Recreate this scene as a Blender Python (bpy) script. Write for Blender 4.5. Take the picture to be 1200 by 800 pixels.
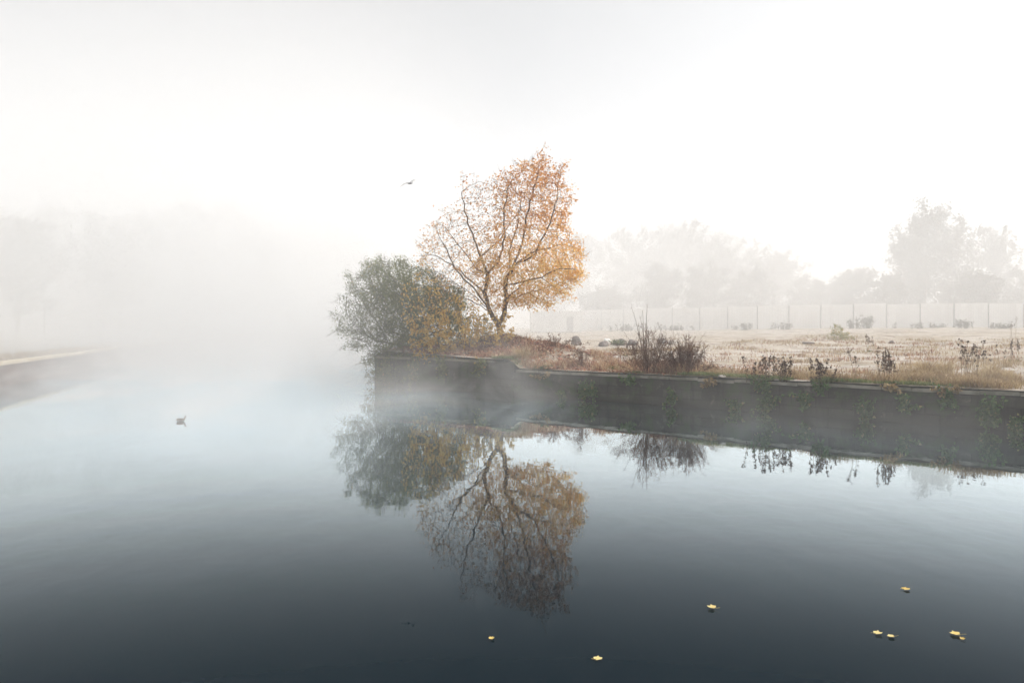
import bpy, math, random
import numpy as np
from mathutils import Vector, Matrix

for o in list(bpy.data.objects):
    bpy.data.objects.remove(o)
SC = bpy.context.scene
COL = SC.collection
R = math.radians

# ------------------------------------------------------------------ camera
F = 950.0; HY = 384.0; EYE = 3.0            # focal length in px of the 1200 px photo, horizon row, eye height over water
cam = bpy.data.cameras.new('camera'); co = bpy.data.objects.new('camera', cam); COL.objects.link(co)
cam.sensor_width = 36.0; cam.lens = F / 1200 * 36
cam.shift_y = -(400 - HY) / 1200
cam.clip_start = 0.1; cam.clip_end = 3000
co.location = (0, 0, EYE); co.rotation_euler = (R(90), 0, 0)
SC.camera = co

# ------------------------------------------------------------------ light
SUN_EL, SUN_AZ = R(46), R(80)               # azimuth clockwise from the view direction (+Y)
w = bpy.data.worlds.new('World'); SC.world = w; w.use_nodes = True
wn = w.node_tree; wn.nodes.clear()
sky = wn.nodes.new('ShaderNodeTexSky'); sky.sky_type = 'NISHITA'; sky.sun_disc = False
sky.sun_elevation = SUN_EL; sky.sun_rotation = SUN_AZ; sky.dust_density = 2.0; sky.air_density = 1.0
hs = wn.nodes.new('ShaderNodeHueSaturation'); hs.inputs['Saturation'].default_value = 0.05
bg = wn.nodes.new('ShaderNodeBackground'); bg.inputs['Strength'].default_value = 0.081
wo = wn.nodes.new('ShaderNodeOutputWorld')
wn.links.new(sky.outputs[0], hs.inputs['Color']); wn.links.new(hs.outputs[0], bg.inputs['Color'])
wn.links.new(bg.outputs[0], wo.inputs['Surface'])
sl = bpy.data.lights.new('sun', 'SUN'); sl.energy = 2.0; sl.angle = R(16); sl.color = (1.0, 0.96, 0.91)
so = bpy.data.objects.new('sun', sl); COL.objects.link(so)
sd = Vector((math.sin(SUN_AZ) * math.cos(SUN_EL), math.cos(SUN_AZ) * math.cos(SUN_EL), math.sin(SUN_EL)))
so.rotation_euler = (-sd).to_track_quat('-Z', 'Y').to_euler(); so.location = (30, 30, 40)
vs = SC.view_settings; vs.view_transform = 'Standard'; vs.look = 'None'; vs.exposure = 1.30; vs.gamma = 1.0
vs.use_curve_mapping = False
cy = SC.cycles
cy.max_bounces = 8; cy.diffuse_bounces = 3; cy.glossy_bounces = 3; cy.transmission_bounces = 3; cy.volume_bounces = 4
cy.caustics_reflective = False; cy.caustics_refractive = False
cy.use_denoising = True; cy.use_adaptive_sampling = True; cy.adaptive_threshold = 0.03; cy.adaptive_min_samples = 16
HAZE_DENSITY = 0.0018

# ------------------------------------------------------------------ helpers
rnd = random.Random(7)
U = rnd.uniform

class MB:
    """collects geometry for ONE mesh object, with a per-vertex tint"""
    def __init__(s): s.v = []; s.f = []; s.t = []
    def vert(s, p, t=0.5): s.v.append(tuple(p)); s.t.append(t); return len(s.v) - 1
    def face(s, *i): s.f.append(tuple(i))
    def tube(s, pts, rads, n=5, t=0.5, cap=True):
        pts = [Vector(p) for p in pts]; m = len(pts); prev = None; rings = []
        ref = Vector((0.31, 0.77, 0.55))
        for i in range(m):
            d = (pts[min(i + 1, m - 1)] - pts[max(i - 1, 0)])
            d = d.normalized() if d.length > 1e-9 else Vector((0, 0, 1))
            a = ref - d * ref.dot(d)
            if a.length < 1e-3: a = Vector((1, 0, 0)) - d * d.x
            a.normalize(); b = d.cross(a); ref = a
            rings.append([s.vert(pts[i] + (a * math.cos(2 * math.pi * k / n) + b * math.sin(2 * math.pi * k / n)) * rads[i], t) for k in range(n)])
        for i in range(m - 1):
            for k in range(n):
                s.face(rings[i][k], rings[i][(k + 1) % n], rings[i + 1][(k + 1) % n], rings[i + 1][k])
        if cap:
            s.face(*rings[0][::-1]); s.face(*rings[-1])
    def leaf(s, p, d, nrm, L, W, t=0.5, fold=0.25):
        """a folded four-point leaf"""
        d = d.normalized(); b = d.cross(nrm)
        if b.length < 1e-4: b = d.cross(Vector((0.3, 0.8, 0.4)))
        b.normalize(); n = b.cross(d)
        i0 = s.vert(p, t); i1 = s.vert(p + d * L * .45 + b * W * .5 + n * W * fold, t)
        i2 = s.vert(p + d * L - n * L * .12, t); i3 = s.vert(p + d * L * .45 - b * W * .5 + n * W * fold, t)
        s.face(i0, i1, i2); s.face(i0, i2, i3)
    def box(s, c, size, rz=0, t=0.5, jit=0.0, tilt=None):
        M = Matrix.Rotation(rz, 3, 'Z')
        if tilt: M = M @ Matrix.Rotation(tilt[0], 3, 'X') @ Matrix.Rotation(tilt[1], 3, 'Y')
        idx = []
        for z in (-.5, .5):
            for (x, y) in ((-.5, -.5), (.5, -.5), (.5, .5), (-.5, .5)):
                p = M @ Vector((x * size[0] * (1 + U(-jit, jit)), y * size[1] * (1 + U(-jit, jit)), z * size[2] * (1 + U(-jit, jit)))) + Vector(c)
                idx.append(s.vert(p, t))
        for q in ((3, 2, 1, 0), (4, 5, 6, 7), (0, 1, 5, 4), (1, 2, 6, 5), (2, 3, 7, 6), (3, 0, 4, 7)):
            s.face(*[idx[k] for k in q])
    def build(s, name, mat, parent=None, smooth=False, origin=None):
        me = bpy.data.meshes.new(name)
        v = s.v
        if origin is not None:
            ox, oy, oz = origin; v = [(x - ox, y - oy, z - oz) for x, y, z in v]
        me.from_pydata(v, [], s.f); me.update()
        at = me.attributes.new('tint', 'FLOAT', 'POINT'); at.data.foreach_set('value', s.t)
        me.materials.append(mat)
        if smooth: me.polygons.foreach_set('use_smooth', [True] * len(me.polygons))
        o = bpy.data.objects.new(name, me); COL.objects.link(o)
        if parent is not None: o.parent = parent
        elif origin is not None: o.location = origin
        return o

def tag(o, label=None, cat=None, group=None, kind=None):
    if label: o['label'] = label
    if cat: o['category'] = cat
    if group: o['group'] = group
    if kind: o['kind'] = kind
    return o
def empty(name, loc, label, cat, group=None):
    o = bpy.data.objects.new(name, None); COL.objects.link(o); o.location = loc; o.empty_display_size = .3
    return tag(o, label, cat, group)

# ---- node helpers
class NT:
    def __init__(s, mat): s.m = mat; mat.use_nodes = True; s.t = mat.node_tree; s.t.nodes.clear()
    def n(s, typ, **kw):
        nd = s.t.nodes.new(typ)
        for k, v in kw.items(): setattr(nd, k, v)
        return nd
    def l(s, a, b): s.t.links.new(a, b)
    def val(s, sock, v):
        if hasattr(v, 'is_linked') or isinstance(v, bpy.types.NodeSocket): s.l(v, sock)
        else: sock.default_value = v
    def math(s, op, a, b=None, c=None, clamp=False):
        nd = s.n('ShaderNodeMath', operation=op, use_clamp=clamp); s.val(nd.inputs[0], a)
        if b is not None: s.val(nd.inputs[1], b)
        if c is not None: s.val(nd.inputs[2], c)
        return nd.outputs[0]
    def smooth(s, x, a, b, lo=0.0, hi=1.0):
        nd = s.n('ShaderNodeMapRange', interpolation_type='SMOOTHSTEP'); s.val(nd.inputs[0], x)
        nd.inputs[1].default_value = a; nd.inputs[2].default_value = b; nd.inputs[3].default_value = lo; nd.inputs[4].default_value = hi
        return nd.outputs[0]
    def noise(s, vec, scale, detail=4, rough=.55, dist=0.0):
        nd = s.n('ShaderNodeTexNoise'); nd.inputs['Scale'].default_value = scale; nd.inputs['Detail'].default_value = detail
        nd.inputs['Roughness'].default_value = rough; nd.inputs['Distortion'].default_value = dist
        if vec is not None: s.l(vec, nd.inputs['Vector'])
        return nd.outputs[0]
    def mix(s, f, a, b, mode='MIX'):
        nd = s.n('ShaderNodeMix', data_type='RGBA', blend_type=mode); s.val(nd.inputs[0], f)
        for sock, v in ((nd.inputs[6], a), (nd.inputs[7], b)):
            if isinstance(v, tuple): sock.default_value = (*v[:3], 1)
            else: s.l(v, sock)
        return nd.outputs[2]
    def ramp(s, f, stops):
        nd = s.n('ShaderNodeValToRGB'); s.l(f, nd.inputs[0]); e = nd.color_ramp.elements
        while len(e) < len(stops): e.new(0.5)
        for el, (p, c) in zip(e, stops): el.position = p; el.color = (*c, 1)
        return nd.outputs[0]
    def mapping(s, vec, scale=(1, 1, 1), rot=(0, 0, 0), loc=(0, 0, 0)):
        nd = s.n('ShaderNodeMapping'); nd.inputs['Scale'].default_value = scale; nd.inputs['Rotation'].default_value = rot
        nd.inputs['Location'].default_value = loc; s.l(vec, nd.inputs[0]); return nd.outputs[0]
    def bump(s, h, strength, dist):
        nd = s.n('ShaderNodeBump'); nd.inputs['Strength'].default_value = strength; nd.inputs['Distance'].default_value = dist
        s.l(h, nd.inputs['Height']); return nd.outputs[0]
    def out(s, surf=None, vol=None):
        nd = s.n('ShaderNodeOutputMaterial')
        if surf: s.l(surf, nd.inputs['Surface'])
        if vol: s.l(vol, nd.inputs['Volume'])
    def pbsdf(s, col, rough=.85, normal=None, spec=.3, metal=0):
        nd = s.n('ShaderNodeBsdfPrincipled')
        if isinstance(col, tuple): nd.inputs['Base Color'].default_value = (*col, 1)
        else: s.l(col, nd.inputs['Base Color'])
        s.val(nd.inputs['Roughness'], rough); nd.inputs['Specular IOR Level'].default_value = spec; nd.inputs['Metallic'].default_value = metal
        if normal: s.l(normal, nd.inputs['Normal'])
        return nd.outputs[0]
    def pos(s): return s.n('ShaderNodeNewGeometry').outputs['Position']
    def objc(s): return s.n('ShaderNodeTexCoord').outputs['Object']
    def tint(s): return s.n('ShaderNodeAttribute', attribute_name='tint').outputs['Fac']

def leaf_mat(name, stops, trans=.4, rough=.7):
    m = bpy.data.materials.new(name); k = NT(m)
    c = k.ramp(k.tint(), stops)
    d = k.pbsdf(c, rough, spec=.15)
    tr = k.n('ShaderNodeBsdfTranslucent'); k.l(c, tr.inputs[0])
    mx = k.n('ShaderNodeMixShader'); mx.inputs[0].default_value = trans; k.l(d, mx.inputs[1]); k.l(tr.outputs[0], mx.inputs[2])
    k.out(mx.outputs[0]); return m
def rough_mat(name, c1, c2, scale=3.0, rough=.9, bump=.4, dist=.02, detail=6):
    m = bpy.data.materials.new(name); k = NT(m); p = k.objc()
    n1 = k.noise(p, scale, detail, .6)
    c = k.mix(k.smooth(n1, .35, .65), c1, c2)
    k.out(k.pbsdf(c, rough, k.bump(k.noise(p, scale * 6, 4), bump, dist))); return m
def tint_mat(name, stops, rough=.9):
    m = bpy.data.materials.new(name); k = NT(m)
    k.out(k.pbsdf(k.ramp(k.tint(), stops), rough, spec=.15)); return m

BARK = rough_mat('bark', (.11, .08, .06), (.21, .165, .125), 4)
TWIG_GREY = rough_mat('grey_twig', (.07, .06, .045), (.12, .10, .08), 5)
TWIG_RED = tint_mat('red_brown_twig', [(0, (.07, .035, .025)), (.5, (.15, .075, .05)), (1, (.24, .14, .09))])
TWIG_TAN = tint_mat('tan_stem', [(0, (.13, .09, .055)), (.5, (.24, .17, .10)), (1, (.36, .27, .16))])
SEED = tint_mat('dark_seed_head', [(0, (.035, .018, .014)), (.5, (.075, .04, .03)), (1, (.14, .08, .055))])
STRAW = leaf_mat('straw_blade', [(0, (.20, .13, .07)), (.5, (.36, .26, .14)), (1, (.48, .38, .22))], .3)
GREEN = leaf_mat('green_blade', [(0, (.05, .08, .03)), (.5, (.10, .14, .05)), (1, (.24, .24, .10))], .4)
IVY = leaf_mat('ivy_leaf', [(0, (.05, .10, .035)), (.5, (.10, .19, .06)), (.85, (.18, .26, .09)), (1, (.38, .34, .16))], .35)
AUTUMN = leaf_mat('autumn_leaf', [(0, (.42, .18, .08)), (.3, (.65, .33, .13)), (.65, (.78, .48, .19)), (1, (.82, .67, .33))], .6)
YELLOW = leaf_mat('yellow_leaf', [(0, (.36, .20, .05)), (.4, (.62, .40, .10)), (.75, (.74, .54, .18)), (1, (.76, .64, .32))], .5)
OLIVE = leaf_mat('grey_green_leaf', [(0, (.075, .09, .04)), (.5, (.175, .205, .07)), (.85, (.29, .30, .11)), (1, (.55, .36, .13))], .45)
FARLEAF = leaf_mat('far_leaf', [(0, (.05, .045, .03)), (.5, (.08, .07, .045)), (1, (.12, .10, .06))], .3)
LITTER = leaf_mat('fallen_leaf', [(0, (.12, .05, .035)), (.4, (.28, .12, .08)), (.75, (.46, .25, .15)), (1, (.62, .50, .38))], .2)
FLOATLEAF = leaf_mat('floating_leaf', [(0, (.45, .30, .08)), (.5, (.66, .50, .16)), (1, (.75, .66, .38))], .15)

# ------------------------------------------------------------------ haze (the even air)
def volume_box(name, lo, hi, mat, label, cat):
    mb = MB(); mb.box([(a + b) / 2 for a, b in zip(lo, hi)], [b - a for a, b in zip(lo, hi)])
    o = mb.build(name, mat); tag(o, label, cat, kind='stuff'); return o
hm = bpy.data.materials.new('haze_air'); k = NT(hm)
pv = k.n('ShaderNodeVolumePrincipled'); pv.inputs['Color'].default_value = (.99, .99, .988, 1)
pv.inputs['Density'].default_value = HAZE_DENSITY; pv.inputs['Anisotropy'].default_value = 0.1
k.out(vol=pv.outputs[0])
volume_box('haze', (-600, -600, -1), (600, 600, 30), hm, 'even pale morning haze filling the air over canal and ground', 'haze')

# low steam over the canal, patchy, thicker to the left
def mist_mat(name, build, aniso=.2, rate=1.0):
    m = bpy.data.materials.new(name); k = NT(m)
    p = k.pos(); sx = k.n('ShaderNodeSeparateXYZ'); k.l(p, sx.inputs[0])
    d = build(k, p, sx.outputs[0], sx.outputs[1], sx.outputs[2])
    v = k.n('ShaderNodeVolumePrincipled'); v.inputs['Color'].default_value = (.99, .99, .99, 1); v.inputs['Anisotropy'].default_value = aniso
    k.l(d, v.inputs['Density']); k.out(vol=v.outputs[0])
    m.cycles.volume_step_rate = rate
    try: m.cycles.volume_sampling = 'MULTIPLE_IMPORTANCE'
    except Exception: pass
    return m
def low_mist(k, p, x, y, z):
    q = k.mapping(p, (1, .8, 1.6))
    n = k.noise(q, .17, 5, .62, .9)
    wisps = k.smooth(n, .46, .68, .03, 2.6)
    h = k.math('EXPONENT', k.math('MULTIPLY', z, -.95))
    lat = k.math('MAXIMUM', k.smooth(x, -15, -1, 1.2, .12), k.math('MULTIPLY', k.smooth(y, 24, 36), k.smooth(x, 8, -5, .10, 1.1)))
    tw = k.math('ADD', k.math('MULTIPLY', k.math('ADD', x, -14.7), .666), k.math('MULTIPLY', k.math('ADD', y, -23.4), .746))   # metres in front of the quay wall
    lat = k.math('MAXIMUM', lat, k.smooth(tw, -8, -1.5, .08, .22))
    near = k.math('MULTIPLY', k.smooth(y, 5.5, 24, .0, 1), k.smooth(y, 8, 40, .55, 1))
    far = k.smooth(y, 80, 60)
    top = k.smooth(z, 4.8, 2.6)
    left = k.smooth(x, -60, -45)
    d = k.math('MULTIPLY', wisps, h)
    for f in (lat, near, far, top, left): d = k.math('MULTIPLY', d, f)
    return k.math('MULTIPLY', d, 0.085)
LM = mist_mat('canal_mist', low_mist, .2, .22)
volume_box('mist', (-60, 5.2, .02), (24, 80, 4.9), LM, 'low wisps of steam drifting over the dark canal water', 'mist')
def mist_bank(k, p, x, y, z):
    r = k.math('SQRT', k.math('ADD', k.math('MULTIPLY', x, x), k.math('MULTIPLY', y, y)))
    n = k.smooth(k.noise(p, .05, 2, .5, .5), .3, .7, .6, 1.3)
    d = k.math('MULTIPLY', n, k.smooth(r, 22, 48))
    d = k.math('MULTIPLY', d, k.smooth(x, 1.5, -14))
    d = k.math('MULTIPLY', d, k.smooth(z, 32, 3))
    d = k.math('MULTIPLY', d, k.smooth(x, -150, -120))
    d = k.math('MULTIPLY', d, k.smooth(y, 170, 140))
    return k.math('MULTIPLY', d, 0.034)
BM = mist_mat('mist_bank', mist_bank, .2, .25)
volume_box('mist', (-150, 12, .02), (2, 170, 29.5), BM, 'thick bank of white mist swallowing the far end of the canal', 'mist')

def far_bank(k, p, x, y, z):
    n = k.smooth(k.noise(p, .04, 2, .5, .5), .3, .7, .75, 1.25)
    d = k.math('MULTIPLY', n, k.smooth(y, 52, 118))
    for f in (k.smooth(z, 34, 8), k.smooth(x, -25, 2), k.smooth(y, 230, 190), k.smooth(x, 170, 140)): d = k.math('MULTIPLY', d, f)
    return k.math('MULTIPLY', d, 0.021)
volume_box('mist', (-25, 43, .5), (170, 230, 29), mist_mat('far_mist', far_bank, .2, .25), 'pale mist hanging over the back of the waste ground and the trees beyond', 'mist')

# ------------------------------------------------------------------ ground shape
A = Vector((14.7, 23.4)); UU = Vector((-21.95, 19.6)).normalized(); NN = Vector((-UU.y * -1, 0)) if False else Vector((0.667, 0.745)).normalized()
NN = Vector((UU.y, -UU.x)); 
if NN.y < 0: NN = -NN
S_END = 29.43; S_STEP = 19.6                # corner of the quay; where its coping steps up
ZW, ZW2 = 1.18, 1.56
def st(x, y):
    d = Vector((x, y)) - A; return d.dot(UU), d.dot(NN)
def vnoise(x, y, sc, seed=0):
    x = x * sc + seed * 17.3; y = y * sc - seed * 9.1
    xi, yi = math.floor(x), math.floor(y); fx, fy = x - xi, y - yi
    def h(a, b):
        q = math.sin(a * 127.1 + b * 311.7 + seed * 74.7) * 43758.5453; return q - math.floor(q)
    fx = fx * fx * (3 - 2 * fx); fy = fy * fy * (3 - 2 * fy)
    return (h(xi, yi) * (1 - fx) + h(xi + 1, yi) * fx) * (1 - fy) + (h(xi, yi + 1) * (1 - fx) + h(xi + 1, yi + 1) * fx) * fy
def sstep(a, b, x):
    t = min(1, max(0, (x - a) / (b - a))); return t * t * (3 - 2 * t)
def gz(x, y):
    s, t = st(x, y)
    t = max(t, 0)
    z = ZW + (ZW2 - ZW) * sstep(S_STEP - .4, S_STEP + .3, s) * (1 - .6 * sstep(6, 25, t))
    z += 1.78 * sstep(6, 95, t) * (1 - .10 * sstep(20, 60, s))
    z += .95 * math.exp(-(((x + .9) / 2.6) ** 2 + ((y - 42.3) / 2.2) ** 2))      # mound under the tree
    z += .45 * math.exp(-(((x - 2.0) / 2.2) ** 2 + ((y - 40.5) / 1.8) ** 2))
    z += .35 * math.exp(-(((x + 5.5) / 2.5) ** 2 + ((y - 43.5) / 2.0) ** 2))
    e = sstep(.3, 2.0, t)
    z += e * (.16 * (vnoise(x, y, .45, 1) - .5) + .10 * (vnoise(x, y, 1.6, 2) - .5) + .05 * (vnoise(x, y, 4.5, 3) - .5))
    z += .25 * (vnoise(x, y, .09, 4) - .5) * sstep(8, 20, t)
    return z
def at(px, py, Y):
    return Vector(((px - 600) / F * Y, Y, EYE - (py - HY) / F * Y))
def on_ground(px, py, y0=14, y1=140):
    """the point of the ground seen at that place in the photo"""
    Y = y0
    while Y < y1:
        p = at(px, py, Y)
        if st(p.x, p.y)[1] > 0.02 and p.z <= gz(p.x, p.y): break
        Y += .05 + (Y > 60) * .1
    x = (px - 600) / F * Y
    return Vector((x, Y, gz(x, Y)))

# ---- water
wm = bpy.data.materials.new('canal_water'); k = NT(wm); p = k.pos()
fr = k.n('ShaderNodeFresnel'); fr.inputs['IOR'].default_value = 1.333
rip = k.math('ADD', k.math('MULTIPLY', k.noise(k.mapping(p, (1, .6, 1)), .9, 3, .5), 1.0), k.math('MULTIPLY', k.noise(p, 6, 2), .06))
nb = k.bump(rip, .15, .03)
k.l(nb, fr.inputs['Normal'])
refl = k.math('MULTIPLY', k.math('POWER', fr.outputs[0], 3.35), -34.0)
refl = k.math('SUBTRACT', 1.0, k.math('EXPONENT', refl), clamp=True)
body = k.n('ShaderNodeBsdfDiffuse'); body.inputs[0].default_value = (.002, .007, .011, 1)
gl = k.n('ShaderNodeBsdfGlossy'); gl.inputs['Roughness'].default_value = .015; gl.inputs['Color'].default_value = (.83, .94, 1, 1); k.l(nb, gl.inputs['Normal'])
mx = k.n('ShaderNodeMixShader'); k.l(refl, mx.inputs[0]); k.l(body.outputs[0], mx.inputs[1]); k.l(gl.outputs[0], mx.inputs[2]); k.out(mx.outputs[0])
mb = MB(); q = [mb.vert(v) for v in ((-590, -590, 0), (590, -590, 0), (590, 590, 0), (-590, 590, 0))]; mb.face(*q)
tag(mb.build('water', wm), 'still dark canal water mirroring tree and sky', 'water', kind='structure')

# ---- waste ground
gm = bpy.data.materials.new('waste_ground'); k = NT(gm); p = k.pos()
big = k.noise(k.mapping(p, (.5, 1, 1)), .35, 5, .6)
mid = k.noise(p, 1.7, 5, .65); fine = k.noise(p, 14, 4, .7)
c = k.mix(k.smooth(big, .38, .60), (.46, .415, .365), (.37, .31, .23))       # pale old concrete / dry thatch
c = k.mix(k.smooth(mid, .52, .70, 0, .7), c, (.52, .44, .34))
c = k.mix(k.smooth(k.noise(p, .8, 4, .6, .6), .52, .64, 0, .8), c, (.17, .115, .08))
c = k.mix(k.smooth(k.noise(k.mapping(p, (1, 1, 1), loc=(31, 7, 0)), .5, 4), .60, .72, 0, .6), c, (.11, .12, .05))
c = k.mix(k.smooth(fine, .35, .7, .0, .35), c, (.12, .09, .07))
slab = k.noise(k.mapping(p, (.25, 1, 1), rot=(0, 0, .2)), .35, 4, .6)
c = k.mix(k.smooth(slab, .56, .62, 0, .55), c, (.48, .45, .42))
c = k.mix(k.smooth(k.noise(k.mapping(p, (.3, 1, 1), loc=(9, 3, 0)), .9, 5, .7), .57, .64, 0, .6), c, (.19, .14, .11))
gx = k.n('ShaderNodeSeparateXYZ'); k.l(p, gx.inputs[0])
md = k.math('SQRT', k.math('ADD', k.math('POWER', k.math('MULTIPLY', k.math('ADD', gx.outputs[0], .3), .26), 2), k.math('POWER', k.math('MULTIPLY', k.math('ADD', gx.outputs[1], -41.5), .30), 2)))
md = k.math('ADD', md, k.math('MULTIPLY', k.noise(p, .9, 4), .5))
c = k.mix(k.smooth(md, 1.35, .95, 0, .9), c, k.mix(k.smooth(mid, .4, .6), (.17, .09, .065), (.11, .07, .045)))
k.out(k.pbsdf(c, .95, k.bump(k.math('ADD', k.math('MULTIPLY', mid, 2.0), fine), .9, .08)))
ss = [S_END - .004 - i * .35 for i in range(100)]; ss += [ss[-1] - 1.5 * (i + 1) ** 1.35 for i in range(45)]
tt = [0.02, .12, .3]; 
while tt[-1] < 380: tt.append(tt[-1] + .22 + .035 * tt[-1])
mb = MB(); idx = []
for i, s_ in enumerate(ss):
    row = []
    for t_ in tt:
        s2 = s_ + 1.01 * t_ * (1 - min(1, i / 99.)) if i < 100 else s_
        P = A + UU * s2 + NN * t_; row.append(mb.vert((P.x, P.y, gz(P.x, P.y))))
    idx.append(row)
for i in range(len(ss) - 1):
    for j in range(len(tt) - 1): mb.face(idx[i][j], idx[i + 1][j], idx[i + 1][j + 1], idx[i][j + 1])
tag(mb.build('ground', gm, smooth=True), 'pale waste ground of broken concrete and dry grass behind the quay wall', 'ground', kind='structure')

# ---- quay wall with coping
qm = bpy.data.materials.new('quay_stone'); k = NT(qm); tc = k.n('ShaderNodeUVMap').outputs[0]; p = k.pos()
br = k.n('ShaderNodeTexBrick'); br.inputs['Scale'].default_value = 1.0; br.inputs['Brick Width'].default_value = .85; br.inputs['Row Height'].default_value = .33
br.inputs['Mortar Size'].default_value = .014; br.inputs['Mortar Smooth'].default_value = .6; br.inputs['Bias'].default_value = 0
br.inputs['Color1'].default_value = (.034, .032, .026, 1); br.inputs['Color2'].default_value = (.088, .082, .068, 1); br.inputs['Mortar'].default_value = (.022, .02, .017, 1)
k.l(tc, br.inputs['Vector'])
sep = k.n('ShaderNodeSeparateXYZ'); k.l(p, sep.inputs[0])
c = k.mix(k.smooth(k.noise(p, .9, 5, .65), .35, .62, 0, .5), br.outputs[0], (.075, .07, .057))
c = k.mix(k.smooth(k.noise(k.mapping(p, (1, 1, .18)), 2.6, 4, .6), .48, .66, 0, .8), c, (.025, .025, .021))    # run-down streaks
c = k.mix(k.smooth(k.noise(p, 2.2, 5, .7), .58, .70, 0, .8), c, (.20, .18, .15))    # lime bloom
c = k.mix(k.smooth(k.noise(k.mapping(p, loc=(4, 9, 2)), 1.3, 5, .7), .48, .62, 0, .8), c, (.055, .08, .03))  # moss
c = k.mix(k.smooth(k.math('ADD', sep.outputs[2], k.math('MULTIPLY', k.noise(p, 1.5, 3), .25)), .42, .2, 0, .85), c, (.035, .036, .028))  # wet tide line
k.out(k.pbsdf(c, .85, k.bump(k.math('ADD', k.math('MULTIPLY', br.outputs[1], -1.2), k.noise(p, 9, 5, .7)), .8, .04)))
cm = rough_mat('coping_stone', (.16, .155, .12), (.40, .37, .32), 1.1, .9, .6, .03)
def wall_strip(s0, s1, ztop, seed):
    """rough-faced wall: front face from below the water up to the top, with thickness"""
    mb = MB(); n = int((s1 - s0) / .25); uv = {}
    zs = [-.6, 0, .25, .5, .8, ztop - .152]
    rows = []
    for i in range(n + 1):
        s_ = s0 + (s1 - s0) * i / n; r = []
        for j, z in enumerate(zs):
            off = .05 * (vnoise(s_, z * 3, 1.1, seed) - .5) + .05 * (1 - j / len(zs)) + .03 * (vnoise(s_ * 3, z * 7, 1, seed + 3) - .5)
            P = A + UU * s_ - NN * off; vi = mb.vert((P.x, P.y, z)); uv[vi] = (s_, z); r.append(vi)
        for z in (ztop - .152, -.6):
            P = A + UU * s_ + NN * .45; vi = mb.vert((P.x, P.y, z)); uv[vi] = (s_, z); r.append(vi)
        rows.append(r)
    for i in range(n):
        for j in range(7): mb.face(rows[i][j], rows[i][j + 1], rows[i + 1][j + 1], rows[i + 1][j])
    mb.face(*rows[0]); mb.face(*rows[-1][::-1])
    return mb, uv
def set_uv(o, uv):
    me = o.data; ul = me.uv_layers.new(name='UVMap')
    for lp in me.loops: ul.data[lp.index].uv = uv[lp.vertex_index]
def coping(s0, s1, ztop, lo=.7, hi=1.5):
    mb = MB(); s_ = s0
    while s_ < s1 - .2:
        L = min(U(lo, hi), s1 - s_)
        c_ = A + UU * (s_ + L / 2) + NN * (.17 + U(-.015, .03))
        h_ = .10; top = ztop - .055 + U(-.012, .008)
        if U(0, 1) < .10: top -= U(.01, .03)
        if U(0, 1) < .07: s_ += L; continue
        mb.box((c_.x, c_.y, top - h_ / 2), (L - .02, .44 + U(-.03, .03), h_), math.atan2(UU.y, UU.x) + U(-.012, .012), tilt=(U(-.03, .03), U(-.015, .015)))
        s_ += L
    return mb
t = empty('quay_wall', (A.x, A.y, 0), 'low weathered stone quay wall along the right side of the canal', 'wall')
mb, uv = wall_strip(-45, S_STEP, ZW, 1); o = mb.build('wall_face', qm, t, origin=t.location); set_uv(o, uv)
coping(-45, S_STEP, ZW).build('coping', cm, t, origin=t.location)
t = empty('quay_wall', (*(A + UU * 24), 0), 'higher dark end of the quay below the autumn tree', 'wall')
mb, uv = wall_strip(S_STEP + .003, S_END, ZW2, 5); o = mb.build('wall_face', qm, t, origin=t.location); set_uv(o, uv)
coping(S_STEP + .02, S_END, ZW2, .9, 1.9).build('coping', rough_mat('mossy_coping', (.13, .12, .08), (.26, .23, .17), 1.6, .9, .6, .03), t, origin=t.location)
# return wall round the corner
C0 = A + UU * S_END; mb = MB(); dirn = (UU * 1.01 + NN).normalized(); uv = {}
perp = Vector((-dirn.y, dirn.x)); perp = perp if perp.x < 0 else -perp
for i in range(41):
    P = C0 + dirn * (i * i * .12 + .0) + perp * .03
    P2 = P - perp * .5
    for pt, z in ((P, -.6), (P, ZW2 - .02 + 1.2 * sstep(6, 80, i * i * .12)), (P2, ZW2 - .02 + 1.2 * sstep(6, 80, i * i * .12)), (P2, -.6)):
        vi = mb.vert((pt.x, pt.y, z)); uv[vi] = (i * .5, z)
for i in range(40):
    for j in range(3): mb.face(4 * i + j, 4 * i + 4 + j, 4 * i + 5 + j, 4 * i + 1 + j)
o = mb.build('quay_wall', qm); set_uv(o, uv); tag(o, 'return quay wall running away behind the grey-green shrub', 'wall')

# ---- left bank
LB0 = Vector((-18.0, 14.0)); LB1 = Vector((-37.5, 80.0)); LB2 = Vector((-120, 420))
bank_m = rough_mat('towpath_earth', (.11, .10, .07), (.18, .15, .11), .8, .95, .4, .04)
brick_m = bpy.data.materials.new('brown_brick'); k = NT(brick_m); uvn = k.n('ShaderNodeUVMap').outputs[0]
br = k.n('ShaderNodeTexBrick'); br.inputs['Scale'].default_value = 1; br.inputs['Brick Width'].default_value = .24; br.inputs['Row Height'].default_value = .08; br.inputs['Mortar Size'].default_value = .008
br.inputs['Color1'].default_value = (.16, .085, .06, 1); br.inputs['Color2'].default_value = (.11, .06, .045, 1); br.inputs['Mortar'].default_value = (.10, .085, .07, 1); k.l(uvn, br.inputs['Vector'])
k.out(k.pbsdf(k.mix(k.smooth(k.noise(k.pos(), .7, 4), .4, .7, 0, .6), br.outputs[0], (.07, .055, .045)), .9))
pts = [LB0.lerp(LB1, i / 30) for i in range(31)] + [LB1.lerp(LB2, (i + 1) / 10) for i in range(10)]
mb = MB()
for P in pts:
    for dx, z in ((-.4, 1.2), (-3, 1.25), (-8, 1.5), (-30, 2.2), (-430, 3.5)):
        mb.vert((max(P.x + dx, -589), P.y, z))
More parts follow.
